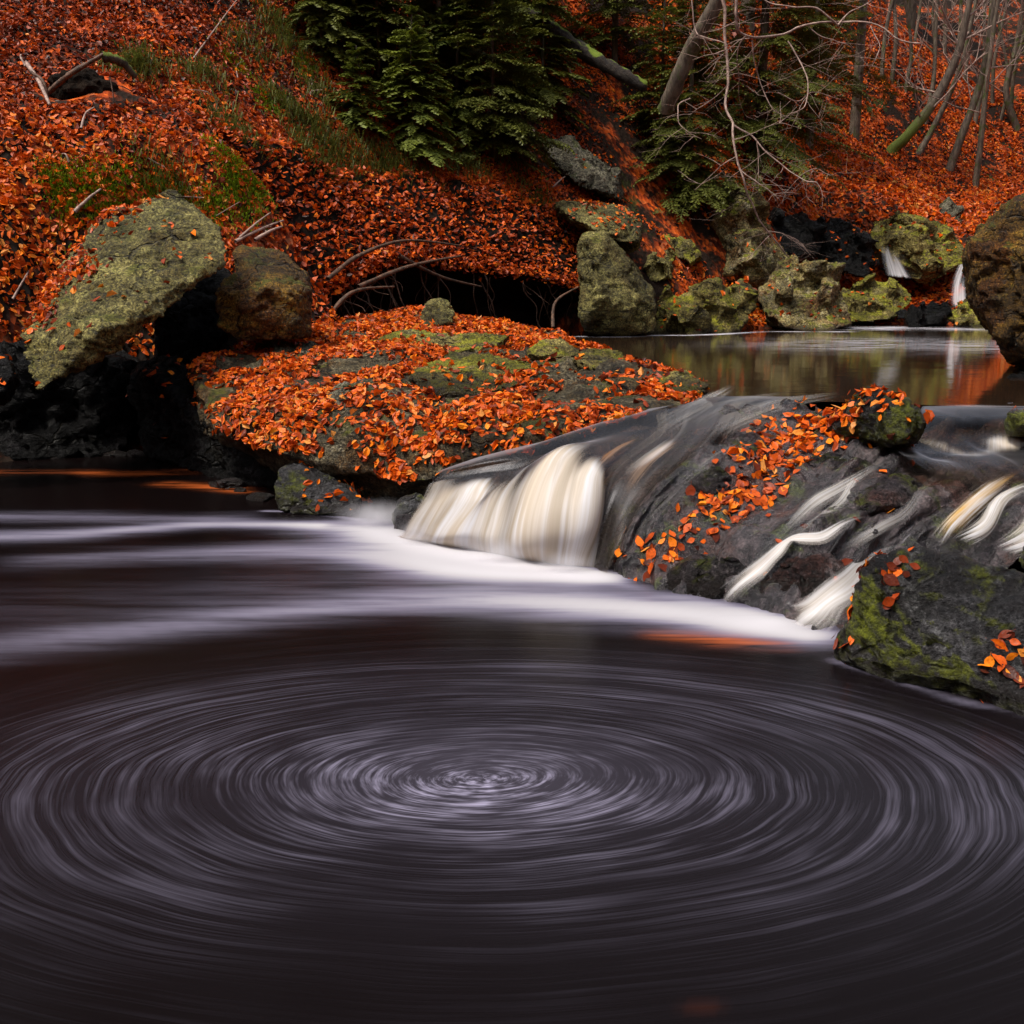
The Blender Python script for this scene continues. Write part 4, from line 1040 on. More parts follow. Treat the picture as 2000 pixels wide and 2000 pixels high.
# ------------------------------------------------------------------ fallen leaves
LEAF_V = np.array([[0,-.5,0],[.27,-.2,.5],[.24,.2,.5],[0,.5,0],[-.24,.2,.5],[-.27,-.2,.5]])
def leaf_cloud(name, pts, nrm, sizes, mat, tints, tilt=0.5, lift=0.006):
    n = len(pts)
    yaw = rng.random(n)*2*math.pi
    N = nrm+tilt*rng.normal(size=(n, 3)); N[:, 2] = np.abs(N[:, 2]); N /= np.linalg.norm(N, axis=1)[:, None]
    ref = np.tile([0.0, 1.0, 0.0], (n, 1)); A = np.cross(ref, N); A /= np.linalg.norm(A, axis=1)[:, None]+1e-9
    B = np.cross(N, A)
    X = A*np.cos(yaw)[:, None]+B*np.sin(yaw)[:, None]; Y = -A*np.sin(yaw)[:, None]+B*np.cos(yaw)[:, None]
    fold = rng.normal(0.0, 0.42, n)
    lv = LEAF_V[None].repeat(n, 0).copy()
    lv[:, :, 2] *= fold[:, None]
    lv[:, [0, 3], 2] += rng.normal(0, .16, (n, 2)); lv[:, :, 0] *= rng.uniform(.7, 1.25, n)[:, None]
    V = pts[:, None]+N[:, None]*(lift+rng.random(n)*0.02)[:, None, None]+sizes[:, None, None]*(X[:, None]*lv[:, :, :1]+Y[:, None]*lv[:, :, 1:2]+N[:, None]*lv[:, :, 2:3])
    base = np.arange(n)[:, None]*6
    F = np.concatenate([base+np.array([[0, 1, 2, 3]]), base+np.array([[0, 3, 4, 5]])], 1).reshape(-1, 4)
    me = mesh_from(name, V.reshape(-1, 3), F, mat, False)
    at = me.attributes.new('tint', 'FLOAT', 'POINT'); at.data.foreach_set('value', np.repeat(tints, 6).astype(np.float32))
    return me

def sample_surface(v, f, n):
    f = np.array([list(a)[:3] for a in f]+[[a[0], a[2], a[3]] for a in f if len(a) == 4])
    A, B, C = v[f[:, 0]], v[f[:, 1]], v[f[:, 2]]
    cr = np.cross(B-A, C-A); ar = np.linalg.norm(cr, axis=1)
    i = rng.choice(len(f), n, p=ar/ar.sum())
    r1, r2 = rng.random(n)**.5, rng.random(n)
    p = A[i]*(1-r1)[:, None]+B[i]*(r1*(1-r2))[:, None]+C[i]*(r1*r2)[:, None]
    nn = cr[i]/(ar[i][:, None]+1e-12)
    return p, nn, ar.sum()/2
def in_view(p, m=260):
    x, y, f = project(p)
    return (x > -m) & (x < 2000+m) & (y > -m) & (y < 2000+m) & (f > .5)

# ground litter
def litter(n, x0, x1, y0, y1, size, seed, thr):
    p = np.stack([rng.uniform(x0, x1, n), rng.uniform(y0, y1, n)], 1)
    z = terrain_z(p[:, 0], p[:, 1])
    p = np.column_stack([p, z])
    k = in_view(p) & (z > 0.8)
    p = p[k]
    e = 0.08
    gxn = (terrain_z(p[:, 0]+e, p[:, 1])-terrain_z(p[:, 0]-e, p[:, 1]))/(2*e)
    gyn = (terrain_z(p[:, 0], p[:, 1]+e)-terrain_z(p[:, 0], p[:, 1]-e))/(2*e)
    nn = np.stack([-gxn, -gyn, np.ones(len(p))], 1); nn /= np.linalg.norm(nn, axis=1)[:, None]
    m = .75*fbm(p*np.array([1.3, 1.3, .5]), 4, seed)+.6*fbm(p*np.array([.45, .45, .2]), 3, seed+7)
    gul = np.exp(-(((p-P(1370,330,20.5))/np.array([2.0, 4.0, 3.0]))**2).sum(1))+4*np.exp(-(((p-PIT)[:, :2]/np.array([.40, .36]))**2).sum(1)**2)+2*np.exp(-(((p-P(370,620,10.0))/np.array([.5, .8, .5]))**2).sum(1))
    keep = (m+0.35*rng.normal(size=len(p)) > thr+1.6*gul) & (nn[:, 2] > 0.22)
    p, nn, m = p[keep], nn[keep], m[keep]
    t = np.clip(0.52-.30*sstep(2.3, 4.6, p[:, 2])*(p[:, 1] < 21)+0.22*m+0.23*rng.normal(size=len(p)), 0, 1)  # tint darkens up the near slope: corner shade put into leaf colour
    return p, nn, size*rng.uniform(.6, 1.45, len(p)), t
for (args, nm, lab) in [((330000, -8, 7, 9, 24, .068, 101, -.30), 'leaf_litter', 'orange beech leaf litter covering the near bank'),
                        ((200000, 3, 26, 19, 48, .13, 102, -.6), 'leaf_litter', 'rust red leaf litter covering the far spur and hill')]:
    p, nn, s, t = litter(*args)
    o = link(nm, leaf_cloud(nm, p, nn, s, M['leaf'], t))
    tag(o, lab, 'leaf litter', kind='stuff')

sup = {k: (v, f) for k, v, f in SUPPORTS}
ONE = []      # leaves near enough to be single objects: (p, n, size, tint, support)
def rock_leaves(key, n, size, minz, thr, seed, where=None, base_t=0.58, single=False):
    v, f = sup[key]
    p, nn, ar = sample_surface(v, f, n)
    nn = nn*np.where(nn[:, 2:3] < 0, -1, 1) if key == 'cascade' else nn
    m = fbm(p*2.6, 4, seed)
    k = (nn[:, 2] > minz) & in_view(p) & (m+0.25*rng.normal(size=len(p)) > thr)
    if where is not None: k &= where(p)
    p, nn, m = p[k], nn[k], m[k]
    t = np.clip(base_t+0.14*m+0.25*rng.normal(size=len(p)), 0, 1)
    s = size*rng.uniform(.6, 1.4, len(p))
    if single:
        for a in range(len(p)): ONE.append((p[a], nn[a], s[a], t[a], key))
        return None
    return p, nn, s, t
def near_path(pts, rad):
    c = []
    for a in pts:
        h, _ = cas_hit(*a)
        if h is not None: c.append(h)
    c = catmull(np.array(c), 60); w = np.interp(np.linspace(0, 1, 60), np.linspace(0, 1, len(rad)), rad)
    def fn(p):
        d = np.sqrt(((p[:, None]-c[None])**2).sum(-1))/w[None]
        m = d.min(1)
        return rng.random(len(p)) > m**1.5
    return fn
rock_leaves('cascade', 8500, .062, .3, -2, 201, near_path([(1650,830),(1560,850),(1500,900),(1440,950),(1400,990)], [.3,.34,.28,.22,.2]), .66, True)
rock_leaves('cascade', 4500, .060, .2, -2, 202, near_path([(1480,970),(1400,1010),(1340,1060),(1270,1090)], [.16,.18,.16,.2]), .62, True)
rock_leaves('cascade', 260, .055, .2, -2, 203, near_path([(1250,1000),(1350,1120),(1500,1130),(1650,1000),(1800,930)], [.35,.35,.35,.35,.3]), .5, True)
rock_leaves('island', 900, .060, .3, -.7, 204, None, .60, True)
def near_px(cs, rad):
    W_ = np.array([PZ(a_, b_, z_) for a_, b_, z_ in cs])
    return lambda p: rng.random(len(p)) > (np.sqrt(((p[:, None, :2]-W_[None, :, :2])**2).sum(-1))/rad).min(1)**2
rock_leaves('near_moss', 1500, .055, .05, -2, 205, near_px([(1700,1100,.40),(1660,1150,.30),(1745,1205,.22),(1970,1175,.38),(2000,1205,.33)], .085), .60, True)
rock_leaves('leafy_foot', 150, .060, .3, -.1, 206, lambda p: p[:, 0] > -1.42, .60, True)
parts = []
parts.append(rock_leaves('boulder_left', 9000, .062, .15, .0, 216, lambda p: rng.random(len(p)) < sstep(-3.25, -3.75, p[:, 0])*sstep(.9, 1.3, p[:, 2]), .40))
parts.append(rock_leaves('ledge', 95000, .058, .3, -.16, 210, None, .55))
for key, n_, thr in (('boulder_left', 1200, .28), ('cap', 1500, -.2), ('left_foot', 200, -.1), ('stone11', 120, .2), ('stone14', 260, .1), ('stone18', 260, 0), ('stone15', 120, .1), ('stone12', 80, .2), ('stone13', 80, .2), ('stone17', 60, 0), ('hollow_rock', 400, .1),
                ('bank2', 500, .0), ('bank3', 500, .1), ('bank4', 600, .2), ('bank5', 400, 0), ('bank6', 700, .0), ('bank7', 300, .2), ('bank9', 200, .1), ('bank10', 200, .0), ('outcrop', 500, .1), ('right_boulder', 300, .25), ('edge_stone', 120, -.4)):
    parts.append(rock_leaves(key, n_, .075 if key[:4] != 'bank' else .09, .55, thr, 211, None, .55))
p, nn, s, t = [np.concatenate([a[k] for a in parts]) for k in range(4)]
# single leaves: the nearest on the ledge front join the others up to 300
dist = np.linalg.norm(p-np.array([0, 0, CAMZ]), axis=1)
room = max(0, 296-len(ONE))
order = np.argsort(dist)
vis = [i for i in order if nn[i, 2] > .5][:room]
for i in vis: ONE.append((p[i], nn[i], s[i], t[i], 'ledge'))
mask = np.ones(len(p), bool); mask[vis] = False
ONE.sort(key=lambda a: np.linalg.norm(a[0]-np.array([0, 0, CAMZ])))
rest = ONE[296:]; ONE = ONE[:296]
p, nn, s, t = p[mask], nn[mask], s[mask], t[mask]
if rest:
    p = np.vstack([p, [a[0] for a in rest]]); nn = np.vstack([nn, [a[1] for a in rest]]); s = np.append(s, [a[2] for a in rest]); t = np.append(t, [a[3] for a in rest])
o = link('leaf_litter', leaf_cloud('leaf_litter', p, nn, s, M['leaf'], t, 0.30))
tag(o, 'bright orange beech leaves heaped on the ledge and stones', 'leaf litter', kind='stuff')

def single_leaf(seed):
    r = np.random.default_rng(seed)
    ys = np.linspace(-.5, .5, 7); ws = np.array([.0, .19, .28, .29, .23, .13, 0])*r.uniform(.9, 1.15)
    curl, fold = r.normal(0, .35), r.normal(.12, .18)
    V = []; F = []
    for i, (y, w) in enumerate(zip(ys, ws)):
        z0 = curl*(y*y)
        V += [(-w, y, z0+fold*w+r.normal(0, .012)), (0, y, z0), (w, y, z0+fold*w+r.normal(0, .012))]
    for i in range(6):
        a = i*3
        F += [(a, a+1, a+4, a+3), (a+1, a+2, a+5, a+4)]
    b = len(V); V += [(-.01, -.5, curl*.25), (.01, -.5, curl*.25), (.02, -.72, curl*.4), (.0, -.72, curl*.4)]; F.append((b, b+1, b+2, b+3))
    me = mesh_from('fallen_leaf', np.array(V), F, M['leaf1'])
    return me
LM = [single_leaf(900+k) for k in range(10)]
LAB = {'cascade': ('orange beech leaf stuck to the wet cascade rock', 'leaves on the cascade rock'),
       'island': ('orange beech leaf on the leaf-capped rock at the lip of the cascade', 'leaves on the leaf-capped rock'),
       'near_moss': ('orange beech leaf on the dark mossy boulder at the pool edge', 'leaves on the dark mossy boulder'),
       'leafy_foot': ('orange beech leaf on the small rock in the pool left of the main fall', 'leaves on the small pool rock'),
       'ledge': ('orange beech leaf at the front rim of the leaf-buried ledge', 'leaves on the rim of the ledge')}
for k, (lp, ln, ls, lt, key) in enumerate(ONE):
    o = link('fallen_leaf', LM[k % 10])
    nv = Vector(ln)+Vector(rng.normal(0, .22, 3)); nv.normalize()
    qd = Vector((0, 0, 1)).rotation_difference(nv) @ Matrix.Rotation(random.random()*6.283, 3, 'Z').to_quaternion()
    o.rotation_mode = 'QUATERNION'; o.rotation_quaternion = qd
    o.location = Vector(lp)+nv*0.008
    o.scale = (ls, ls, ls)
    tag(o, LAB[key][0], 'leaf', LAB[key][1])

# ------------------------------------------------------------------ bank with an undercut and roots
lipc = LIPC
prof = [(1.15,.6),(.8,.45),(.5,.28),(.18,.09),(-.05,-.04),(-.10,-.14),(.02,-.22),(.30,-.34),(.65,-.5),(.8,-.8),(.75,-1.2),(.5,-1.7)]
tn = np.gradient(lipc, axis=0); tn[:, 2] = 0; tn /= np.linalg.norm(tn, axis=1)[:, None]
inn = np.stack([-tn[:, 1], tn[:, 0], np.zeros(len(tn))], 1)
PR = catmull(np.array(prof), 44)
Gb = lipc[:, None]+inn[:, None]*PR[None, :, :1]+np.array([0, 0, 1.0])*PR[None, :, 1:2]
zr = terrain_z((lipc+inn*1.1)[:, 0], (lipc+inn*1.1)[:, 1])
for j_ in range(Gb.shape[1]):
    s_ = PR[j_, 0]
    if PR[j_, 1] > 0.0 and s_ > .02:
        w_ = min(1.0, s_/1.0)
        Gb[:, j_, 2] = lipc[:, 2]*(1-w_)+(zr+.03)*w_+.06*math.sin(w_*3.14)
gf = Gb.reshape(-1, 3)
gf = gf+np.array([0.3, -1, .2])*(0.10*fbm(gf*1.7, 4, 301)+0.03*fbm(gf*9, 3, 302))[:, None]
Gb = gf.reshape(Gb.shape)
me = grid_mesh('earth_bank', Gb.transpose(1, 0, 2), M['soil'], None, False)
earth = tag(link('earth_bank', me), 'undercut dark earth bank with bare roots hanging in its shade', 'bank', kind='structure')
# leaves on the lip
top = Gb[:, :20].reshape(-1, 3)
idx = rng.integers(0, len(top), 9000)
pp = top[idx]+rng.normal(0, .04, (9000, 3))
o = link('leaf_litter', leaf_cloud('leaf_litter', pp, np.tile([0, -.3, .95], (9000, 1)), .08*rng.uniform(.7, 1.2, 9000), M['leaf'], np.clip(.45+.2*rng.normal(size=9000), 0, 1)))
tag(o, 'fallen leaves along the overhanging edge of the earth bank', 'leaf litter', kind='stuff')
rr = random.Random(5)
for k in range(46):
    i = rr.randrange(8, 84)
    a = lipc[i]+np.array([rr.uniform(-.1, .1), -.10+rr.uniform(0, .15), -.12])
    pth = [a]
    dx, dz = rr.uniform(-.5, .5), rr.uniform(.25, 1.0)
    for s_ in range(1, 5):
        pth.append(a+np.array([dx*s_/4+rr.uniform(-.06, .06), rr.uniform(-.06, .14), -dz*s_/4+rr.uniform(-.03, .03)]))
    g = Geo(); g.tube(catmull(np.array(pth), 14), [rr.uniform(.008, .02), .003], 5)
    link('root', g.mesh('root', M['root']), earth)
for pts in [[(640,545,12.0),(700,500,12.6),(790,470,13.2),(900,480,14.0)],[(700,560,12.2),(800,520,13.0),(900,500,13.9)],[(780,500,13.1),(860,540,13.6),(940,560,14.2)],[(640,620,11.7),(690,570,12.0),(770,560,12.5)],[(1080,640,15.2),(1085,590,15.6),(1130,560,15.9)]]:
    g = Geo(); g.tube(catmull(np.array([P(*a) for a in pts]), 24), [.03, .012], 6, .3, 3)
    link('root', g.mesh('root', M['root']), earth)

# ------------------------------------------------------------------ trees
def branch_twigs(g, base, dirv, length, rad, depth, r, droop=0.0):
    n = 6
    pts = [np.array(base, float)]
    d = np.array(dirv, float); d /= np.linalg.norm(d)
    for i in range(n):
        d = d+np.array([r.uniform(-.22, .22), r.uniform(-.22, .22), r.uniform(-.12, .18)-droop]); d /= np.linalg.norm(d)
        pts.append(pts[-1]+d*length/n)
    g.tube(np.array(pts), [rad, rad*.35], 4 if depth < 2 else 5)
    if depth > 0:
        for k in range(3 if depth > 1 else 4):
            i = r.randint(2, n); dd = d*0.6+np.array([r.uniform(-.9, .9), r.uniform(-.9, .9), r.uniform(-.1, .8)])
            branch_twigs(g, pts[i], dd, length*r.uniform(.4, .65), rad*.5, depth-1, r, droop)

def bare_tree(pts_px, d, r0, label, mat='bark', seed=0, nb=9, name='beech_tree', group=None, extra=7.0):
    r = random.Random(seed)
    h = terrain_hit(*pts_px[0])
    base = h if h is not None else P(pts_px[0][0], pts_px[0][1], d)
    dd = base[1]
    pth = [base-np.array([0, 0, .5]), base]
    for q in pts_px[1:]: pth.append(P(q[0], q[1], dd+r.uniform(-.15, .15)))
    dirn = pth[-1]-pth[-2]; dirn /= np.linalg.norm(dirn)
    pth.append(pth[-1]+dirn*extra*.5); pth.append(pth[-1]+(dirn*.6+np.array([0, 0, .4]))*extra*.5)
    C = catmull(np.array(pth), 44)
    root = empty(name, base)
    tag(root, label, 'tree', group)
    g = Geo(); g.tube(C, [r0*1.45, r0*1.05, r0*.9, r0*.7, r0*.45, r0*.2], 9, .12, seed)
    me = g.mesh('trunk', M[mat]); set_verts(me, verts_of(me)-base); link('trunk', me, root)
    g = Geo()
    for k in range(nb):
        i = r.randint(14, 42)
        branch_twigs(g, C[i], [r.uniform(-1, 1), r.uniform(-.6, .6), r.uniform(.1, .9)], r.uniform(1.2, 3.2), r0*.22, 2, r)
    me = g.mesh('crown', M['twig']); set_verts(me, verts_of(me)-base); link('crown', me, root)
    return root
bare_tree([(1742,295),(1775,262),(1830,190),(1872,100),(1895,0)], 33, .20, 'leaning beech with a bright mossy foot on the far leafy hill', 'footmoss', 1, 10)
bare_tree([(1795,300),(1820,255),(1852,190),(1880,120),(1900,30)], 34, .12, 'slim dark beech standing just behind the moss-footed leaning beech', 'bark', 2, 8)
bare_tree([(1855,330),(1880,260),(1912,170),(1930,90),(1942,0)], 33, .15, 'leaning grey beech near the foot of the far leafy spur', 'bark', 3, 9)
bare_tree([(1905,362),(1915,280),(1925,180),(1940,60),(1950,0)], 33, .11, 'straight thin beech low on the far spur', 'bark', 4, 8)
bare_tree([(1985,250),(1965,180),(1985,90),(2000,0)], 40, .14, 'dark beech at the right-hand end of the far hill', 'bark', 5, 8)
r5 = random.Random(11)
for k, x in enumerate([1722,1742,1768,1786,1808,1826,1845,1862,1884,1904,1922,1938,1956,1975,1992,2010,2040,2080]):
    y = 130+r5.uniform(-60, 110)
    bare_tree([(x, y), (x+r5.uniform(-4, 16), y-80), (x+r5.uniform(-6, 34), y-190)], 45, r5.uniform(.06, .12), 'thin bare sapling in the thicket high on the far hill', 'bark', 20+k, 4, 'bare_sapling', 'bare saplings on the far hill', 5.0)

# leaning bare tree with hanging branches over the still pool
root = empty('bare_tree', P(1318,175,16.5)); base = np.array(root.location)
tag(root, 'leaning bare tree whose thin branches hang over the still pool', 'tree')
g = Geo(); g.tube(catmull(np.array([P(1300,215,16.8),P(1320,165,16.5),P(1345,105,16.3),P(1375,50,16.0),P(1405,-10,15.8),P(1440,-120,15.6),P(1450,-400,15.2)]), 40), [.13,.12,.11,.10,.08], 9, .12, 4)
me = g.mesh('trunk', M['bark']); set_verts(me, verts_of(me)-base); link('trunk', me, root)
hang = [
 ([(1450,-300),(1425,-120),(1412,0),(1415,60),(1422,150),(1420,210),(1432,245),(1440,300),(1450,350),(1470,400),(1500,450),(1545,505)], .022),
 ([(1432,245),(1470,270),(1510,310),(1560,345),(1600,360)], .012),
 ([(1450,-250),(1445,-60),(1440,0),(1440,50),(1455,72),(1520,72),(1580,50),(1640,45),(1700,50),(1750,75),(1800,85)], .020),
 ([(1455,72),(1440,95),(1440,140),(1445,180)], .009),
 ([(1470,80),(1475,130),(1490,180),(1515,220)], .010),
 ([(1540,80),(1565,130),(1580,175),(1570,210),(1540,220)], .010),
 ([(1640,45),(1600,20),(1540,15),(1490,0),(1470,-60)], .012),
 ([(1640,45),(1660,20),(1690,10),(1740,-30)], .010),
 ([(1350,-80),(1352,20),(1358,60),(1380,75),(1420,88)], .010),
 ([(1345,190),(1325,205),(1322,240),(1345,262),(1370,275)], .008),
 ([(1480,270),(1480,340),(1478,380)], .006),
 ([(1520,180),(1560,195),(1590,180),(1640,190)], .007),
 ([(1560,345),(1590,330),(1620,345)], .006),
 ([(1700,50),(1720,90),(1700,130)], .006),
 ([(1580,50),(1610,75),(1650,85),(1680,110)], .007),
 ([(1500,450),(1530,455),(1560,470)], .006)]
for k, (pts, r0) in enumerate(hang):
    g = Geo()
    C = catmull(np.array([P(a, b, 13.2+0.3*math.sin(k*1.7+i*.6)) for i, (a, b) in enumerate(pts)]), 40)
    C += 0.03*np.stack([vnoise(C*4, 3), vnoise(C*4, 4), vnoise(C*4, 5)], 1)
    g.tube(C, [r0*1.05, r0*.4], 5)
    rb = random.Random(k+50)
    for q_ in range(7):
        i = rb.randrange(8, 39)
        branch_twigs(g, C[i], [rb.uniform(-1, 1), rb.uniform(-.5, .5), rb.uniform(-.8, .3)], rb.uniform(.25, .7), r0*.35, 1, rb, .05)
    me = g.mesh('branch', M['twig']); set_verts(me, verts_of(me)-base); link('branch', me, root)

# conifers
def frond(L, r, dens=1.0):
    """one drooping spray of needles along +X; returns triangles and a lightness for each"""
    V = []; T = []
    def needles(a, b, ln, tone):
        n = max(4, int(np.linalg.norm(b-a)/0.022*dens))
        d = (b-a)/(np.linalg.norm(b-a)+1e-9)
        side = np.cross(d, [0, 0, 1.0]); side /= np.linalg.norm(side)+1e-9
        for i in range(n):
            c = a+(b-a)*(i+.5)/n
            for s in (-1, 1):
                t = c+(side*s*r.uniform(.7, 1)+d*r.uniform(.5, .9)+np.array([0, 0, r.uniform(-.2, .3)]))*ln*1.6
                V.extend([c-d*.018, c+d*.018, t]); T.append(tone+r.uniform(-.15, .15))
    pts = []
    for i in range(9):
        s = i/8
        pts.append(np.array([s*L, 0.04*L*math.sin(s*5+r.random()), -0.30*L*s*s+0.08*L*s]))
    for i in range(8):
        needles(pts[i], pts[i+1], .03, .35+.5*i/8)
    for i in range(1, 9):
        s = i/8
        for sg in (-1, 1):
            l2 = L*(0.42*(1-s)+.10)*r.uniform(.7, 1.1)
            a = pts[i]; e = a+np.array([.55*l2, sg*.8*l2, -.18*l2+r.uniform(-.05, .05)*L])
            m = (a+e)/2+np.array([0, 0, .03*L])
            needles(a, m, .028, .3+.3*s); needles(m, e, .026, .5+.4*s)
            if l2 > .22:
                for q in (.4, .7):
                    b0 = a+(e-a)*q; l3 = l2*.35
                    needles(b0, b0+np.array([.8*l3, sg*.15*l3, -.1*l3]), .024, .55)
                    needles(b0, b0+np.array([.1*l3, sg*.9*l3, -.12*l3]), .024, .55)
    return np.array(V), np.array(T)
FR = [frond(1.0, random.Random(70+k), 0.75) for k in range(5)]
FR_S = [frond(0.5, random.Random(80+k), 1.0) for k in range(5)]
def conifer(base, H, Rad, label, mat, seed, z0=0.1, per_m=9, name='spruce_tree', lean=(0, 0), small=False, trunk_r=.06, jitter=.3, tone=0.0):
    r = random.Random(seed)
    root = empty(name, base); tag(root, label, 'tree')
    g = Geo(); tip = np.array([lean[0], lean[1], H])
    g.tube(catmull(np.array([[0, 0, -.4], [0, 0, 0], tip*.5+np.array([r.uniform(-.05, .05), 0, 0]), tip]), 16), [trunk_r, trunk_r*.9, trunk_r*.55, .01], 7)
    link('trunk', g.mesh('trunk', M['bark']), root)
    Vs = []; Ts = []
    n = int(H*per_m)
    src = FR_S if small else FR
    for k in range(n):
        s = z0+(1-z0)*(k+r.random())/n
        L = max(.15, Rad*(1-s)**.75*r.uniform(1-jitter, 1+jitter*.5))
        a = r.random()*6.283+k*2.4
        pitch = 0.35-.75*(1-s)+r.uniform(-.15, .15)
        ca, sa, cp_, sp_ = math.cos(a), math.sin(a), math.cos(pitch), math.sin(pitch)
        unit = .42 if small else .52
        m = max(1, int(round((L/unit-.6)*2.0)))
        for j in range(m):
            V, T = src[r.randrange(5)]
            sl_ = L if m == 1 else unit*r.uniform(.8, 1.25)*min(1.0, .55+L/3)
            sc = sl_/(0.5 if small else 1.0)
            st = 0 if m == 1 else max(0, L-sl_)*(j+.3)/m
            yw = 0 if m == 1 or j == m-1 else (1 if j % 2 else -1)*r.uniform(.25, .9)
            cy, sy = math.cos(yw), math.sin(yw)
            x, y, z = V[:, 0]*sc, V[:, 1]*sc, V[:, 2]*sc
            x, y = x*cy-y*sy+st, x*sy+y*cy
            z = z-.18*st*st/max(L, .3)
            x2 = x*cp_-z*sp_; z2 = x*sp_+z*cp_
            Vs.append(np.stack([x2*ca-y*sa, x2*sa+y*ca, z2], 1)+tip*s); Ts.append(np.clip(T+r.uniform(-.2, .2)+tone, 0, 1))
    V = np.vstack(Vs); T = np.concatenate(Ts)
    me = mesh_from('crown', V, np.arange(len(V)).reshape(-1, 3), M[mat], False)
    at = me.attributes.new('tint', 'FLOAT', 'POINT'); at.data.foreach_set('value', np.repeat(T, 3).astype(np.float32))
    link('crown', me, root)
    return root
def gp(px, py, d=None):
    h = terrain_hit(px, py); return h if h is not None else P(px, py, d or 18)
conifer(gp(810,300), 2.0, 1.0, 'young bright green fir on the leafy slope', 'fir', 1, .05, 60, 'young_fir', small=True, trunk_r=.02)
conifer(gp(700,250), 1.1, .65, 'small green fir seedling left of the young bright fir', 'fir', 2, .05, 60, 'young_fir', small=True, trunk_r=.015, tone=-.1)
conifer(gp(740,165), 2.4, 1.2, 'bushy dark young spruce above the small fir seedling', 'spruce', 61, .03, 44, small=True, trunk_r=.04)
conifer(gp(890,235), 2.6, 1.3, 'bushy spruce between the young bright fir and the dark bushy spruce', 'fir', 62, .03, 40, small=True, trunk_r=.04, tone=-.25)
conifer(gp(1060,215), 2.6, 1.3, 'low bushy spruce under the mossy fallen log', 'spruce', 63, .03, 36, small=True, trunk_r=.04)
conifer(gp(630,110), 2.2, 1.1, 'ragged young spruce left of the dark spruces on the slope', 'spruce', 64, .03, 40, small=True, trunk_r=.04)
conifer(gp(1290,300), 3.2, 1.5, 'shaded bushy spruce left of the leaning bare tree', 'spruce', 65, .03, 30, trunk_r=.06)
conifer(gp(965,310), 3.4, 1.7, 'dark bushy spruce behind the young bright fir', 'spruce', 3, .03, 46, trunk_r=.05)
conifer(gp(860,110), 4.0, 1.9, 'dark spruce high on the slope with low drooping boughs', 'spruce', 4, .03, 40, trunk_r=.07)
conifer(gp(670,60), 4.5, 1.9, 'dark spruce at the upper edge of the leaf slope', 'spruce', 5, .06, 34, trunk_r=.07)
conifer(gp(1000,60), 6, 2.0, 'tall dark spruce beside the mossy fallen log', 'spruce', 6, .04, 28, trunk_r=.09)
conifer(gp(1200,130), 5, 2.0, 'dark spruce above the outcrop behind the fallen log', 'spruce', 7, .1, 24, trunk_r=.08)
conifer(gp(1345,390), 4.4, 1.8, 'shaded spruce in the gully behind the leaning bare tree', 'spruce', 8, .05, 36, trunk_r=.08)
conifer(gp(1480,330), 9, 2.9, 'large spruce spreading dark boughs above the pale crag', 'spruce', 9, .06, 20, trunk_r=.14)
conifer(gp(1580,290), 8, 2.4, 'spruce with hanging boughs at the edge of the far spur', 'spruce', 10, .16, 18, trunk_r=.12)

# unseen tall spruces, added up the bank to close the sky and cast shade
proto = None
for k, (x, y, sc) in enumerate([(-13,17,1.0),(-8,17.5,.9),(-4.5,20.5,.9),(-9,22,1.1),(-5,25,.95),(-1,27,1.1),(3,29,1.0),(7,33,1.15),(12,38,1.0),(-12,27,1.1),(-3,33,1.1),(4,38,1.2),(10,47,1.2),(18,50,1.1),(23,45,1.0),(13,18,.9),(16,26,1.0)]):
    z = terrain_z([x], [y])[0]
    if proto is None:
        proto = conifer((x, y, z), 15, 3.6, 'tall unseen spruce added high on the slope to shade it', 'spruce', 40, .12, 3.2, trunk_r=.22)
        proto['group'] = 'added shade spruces high on the slope'
        continue
    c = proto.copy(); col.objects.link(c); c.location = (x, y, z); c.scale = (sc, sc, sc); c.rotation_euler = (0, 0, k*1.9)
    for ch in proto.children:
        d = ch.copy(); col.objects.link(d); d.parent = c

# fallen mossy log
root = P(1240,175,21.0)
g = Geo(); C = catmull(np.array([P(1030,25,20.5),P(1100,75,20.3),P(1180,125,20.0),P(1260,170,19.8)]), 30)
g.tube(C, [.14,.13,.12,.10], 12, .5, 8)
me = g.mesh('fallen_log', M['logbark']); c = rebase(me); o = link('fallen_log', me); o.location = c
tag(o, 'fallen log with a bright moss strip lying down the slope', 'log')

# sticks and the rotten stump on the left bank
root = empty('tree_stump', gp(165,235)); base = np.array(root.location)
tag(root, 'rotten uprooted stump with a dark hollow on the left leaf slope', 'stump')
d0 = PIT[1]
def stump_part(pts, rad, nm='root', mat='root'):
    g = Geo(); g.tube(catmull(np.array([P(a, b, d0+dd) for a, b, dd in pts]), 20), [x*.6 for x in rad], 7, .5, 2)
    me = g.mesh(nm, M[mat]); set_verts(me, verts_of(me)-base); link(nm, me, root)
stump_part([(95,180,-.1),(130,150,-.2),(170,125,-.25),(205,105,-.2)], [.05,.045,.03])
stump_part([(60,140,0),(85,160,-.1),(95,195,-.15),(120,205,-.2)], [.03,.03,.02])
stump_part([(110,200,-.2),(150,210,-.3),(190,215,-.3),(225,225,-.2)], [.05,.045,.03])
stump_part([(215,150,-.25),(222,200,-.3),(215,240,-.3),(195,265,-.25)], [.012,.01,.008])
stump_part([(200,110,-.2),(235,120,-.1),(265,150,0)], [.09,.08,.05], 'mossy_side', 'mossbark')
me = bpy.data.meshes.new('hollow')
bm = bmesh.new(); bmesh.ops.create_icosphere(bm, subdivisions=4, radius=1.0); bm.to_mesh(me); bm.free()
v = verts_of(me); v = v*(1+.3*fbm(v*1.8, 3, 5))[:, None]*np.array([.34, .20, .24])+(P(160,180,d0+.06)-base)
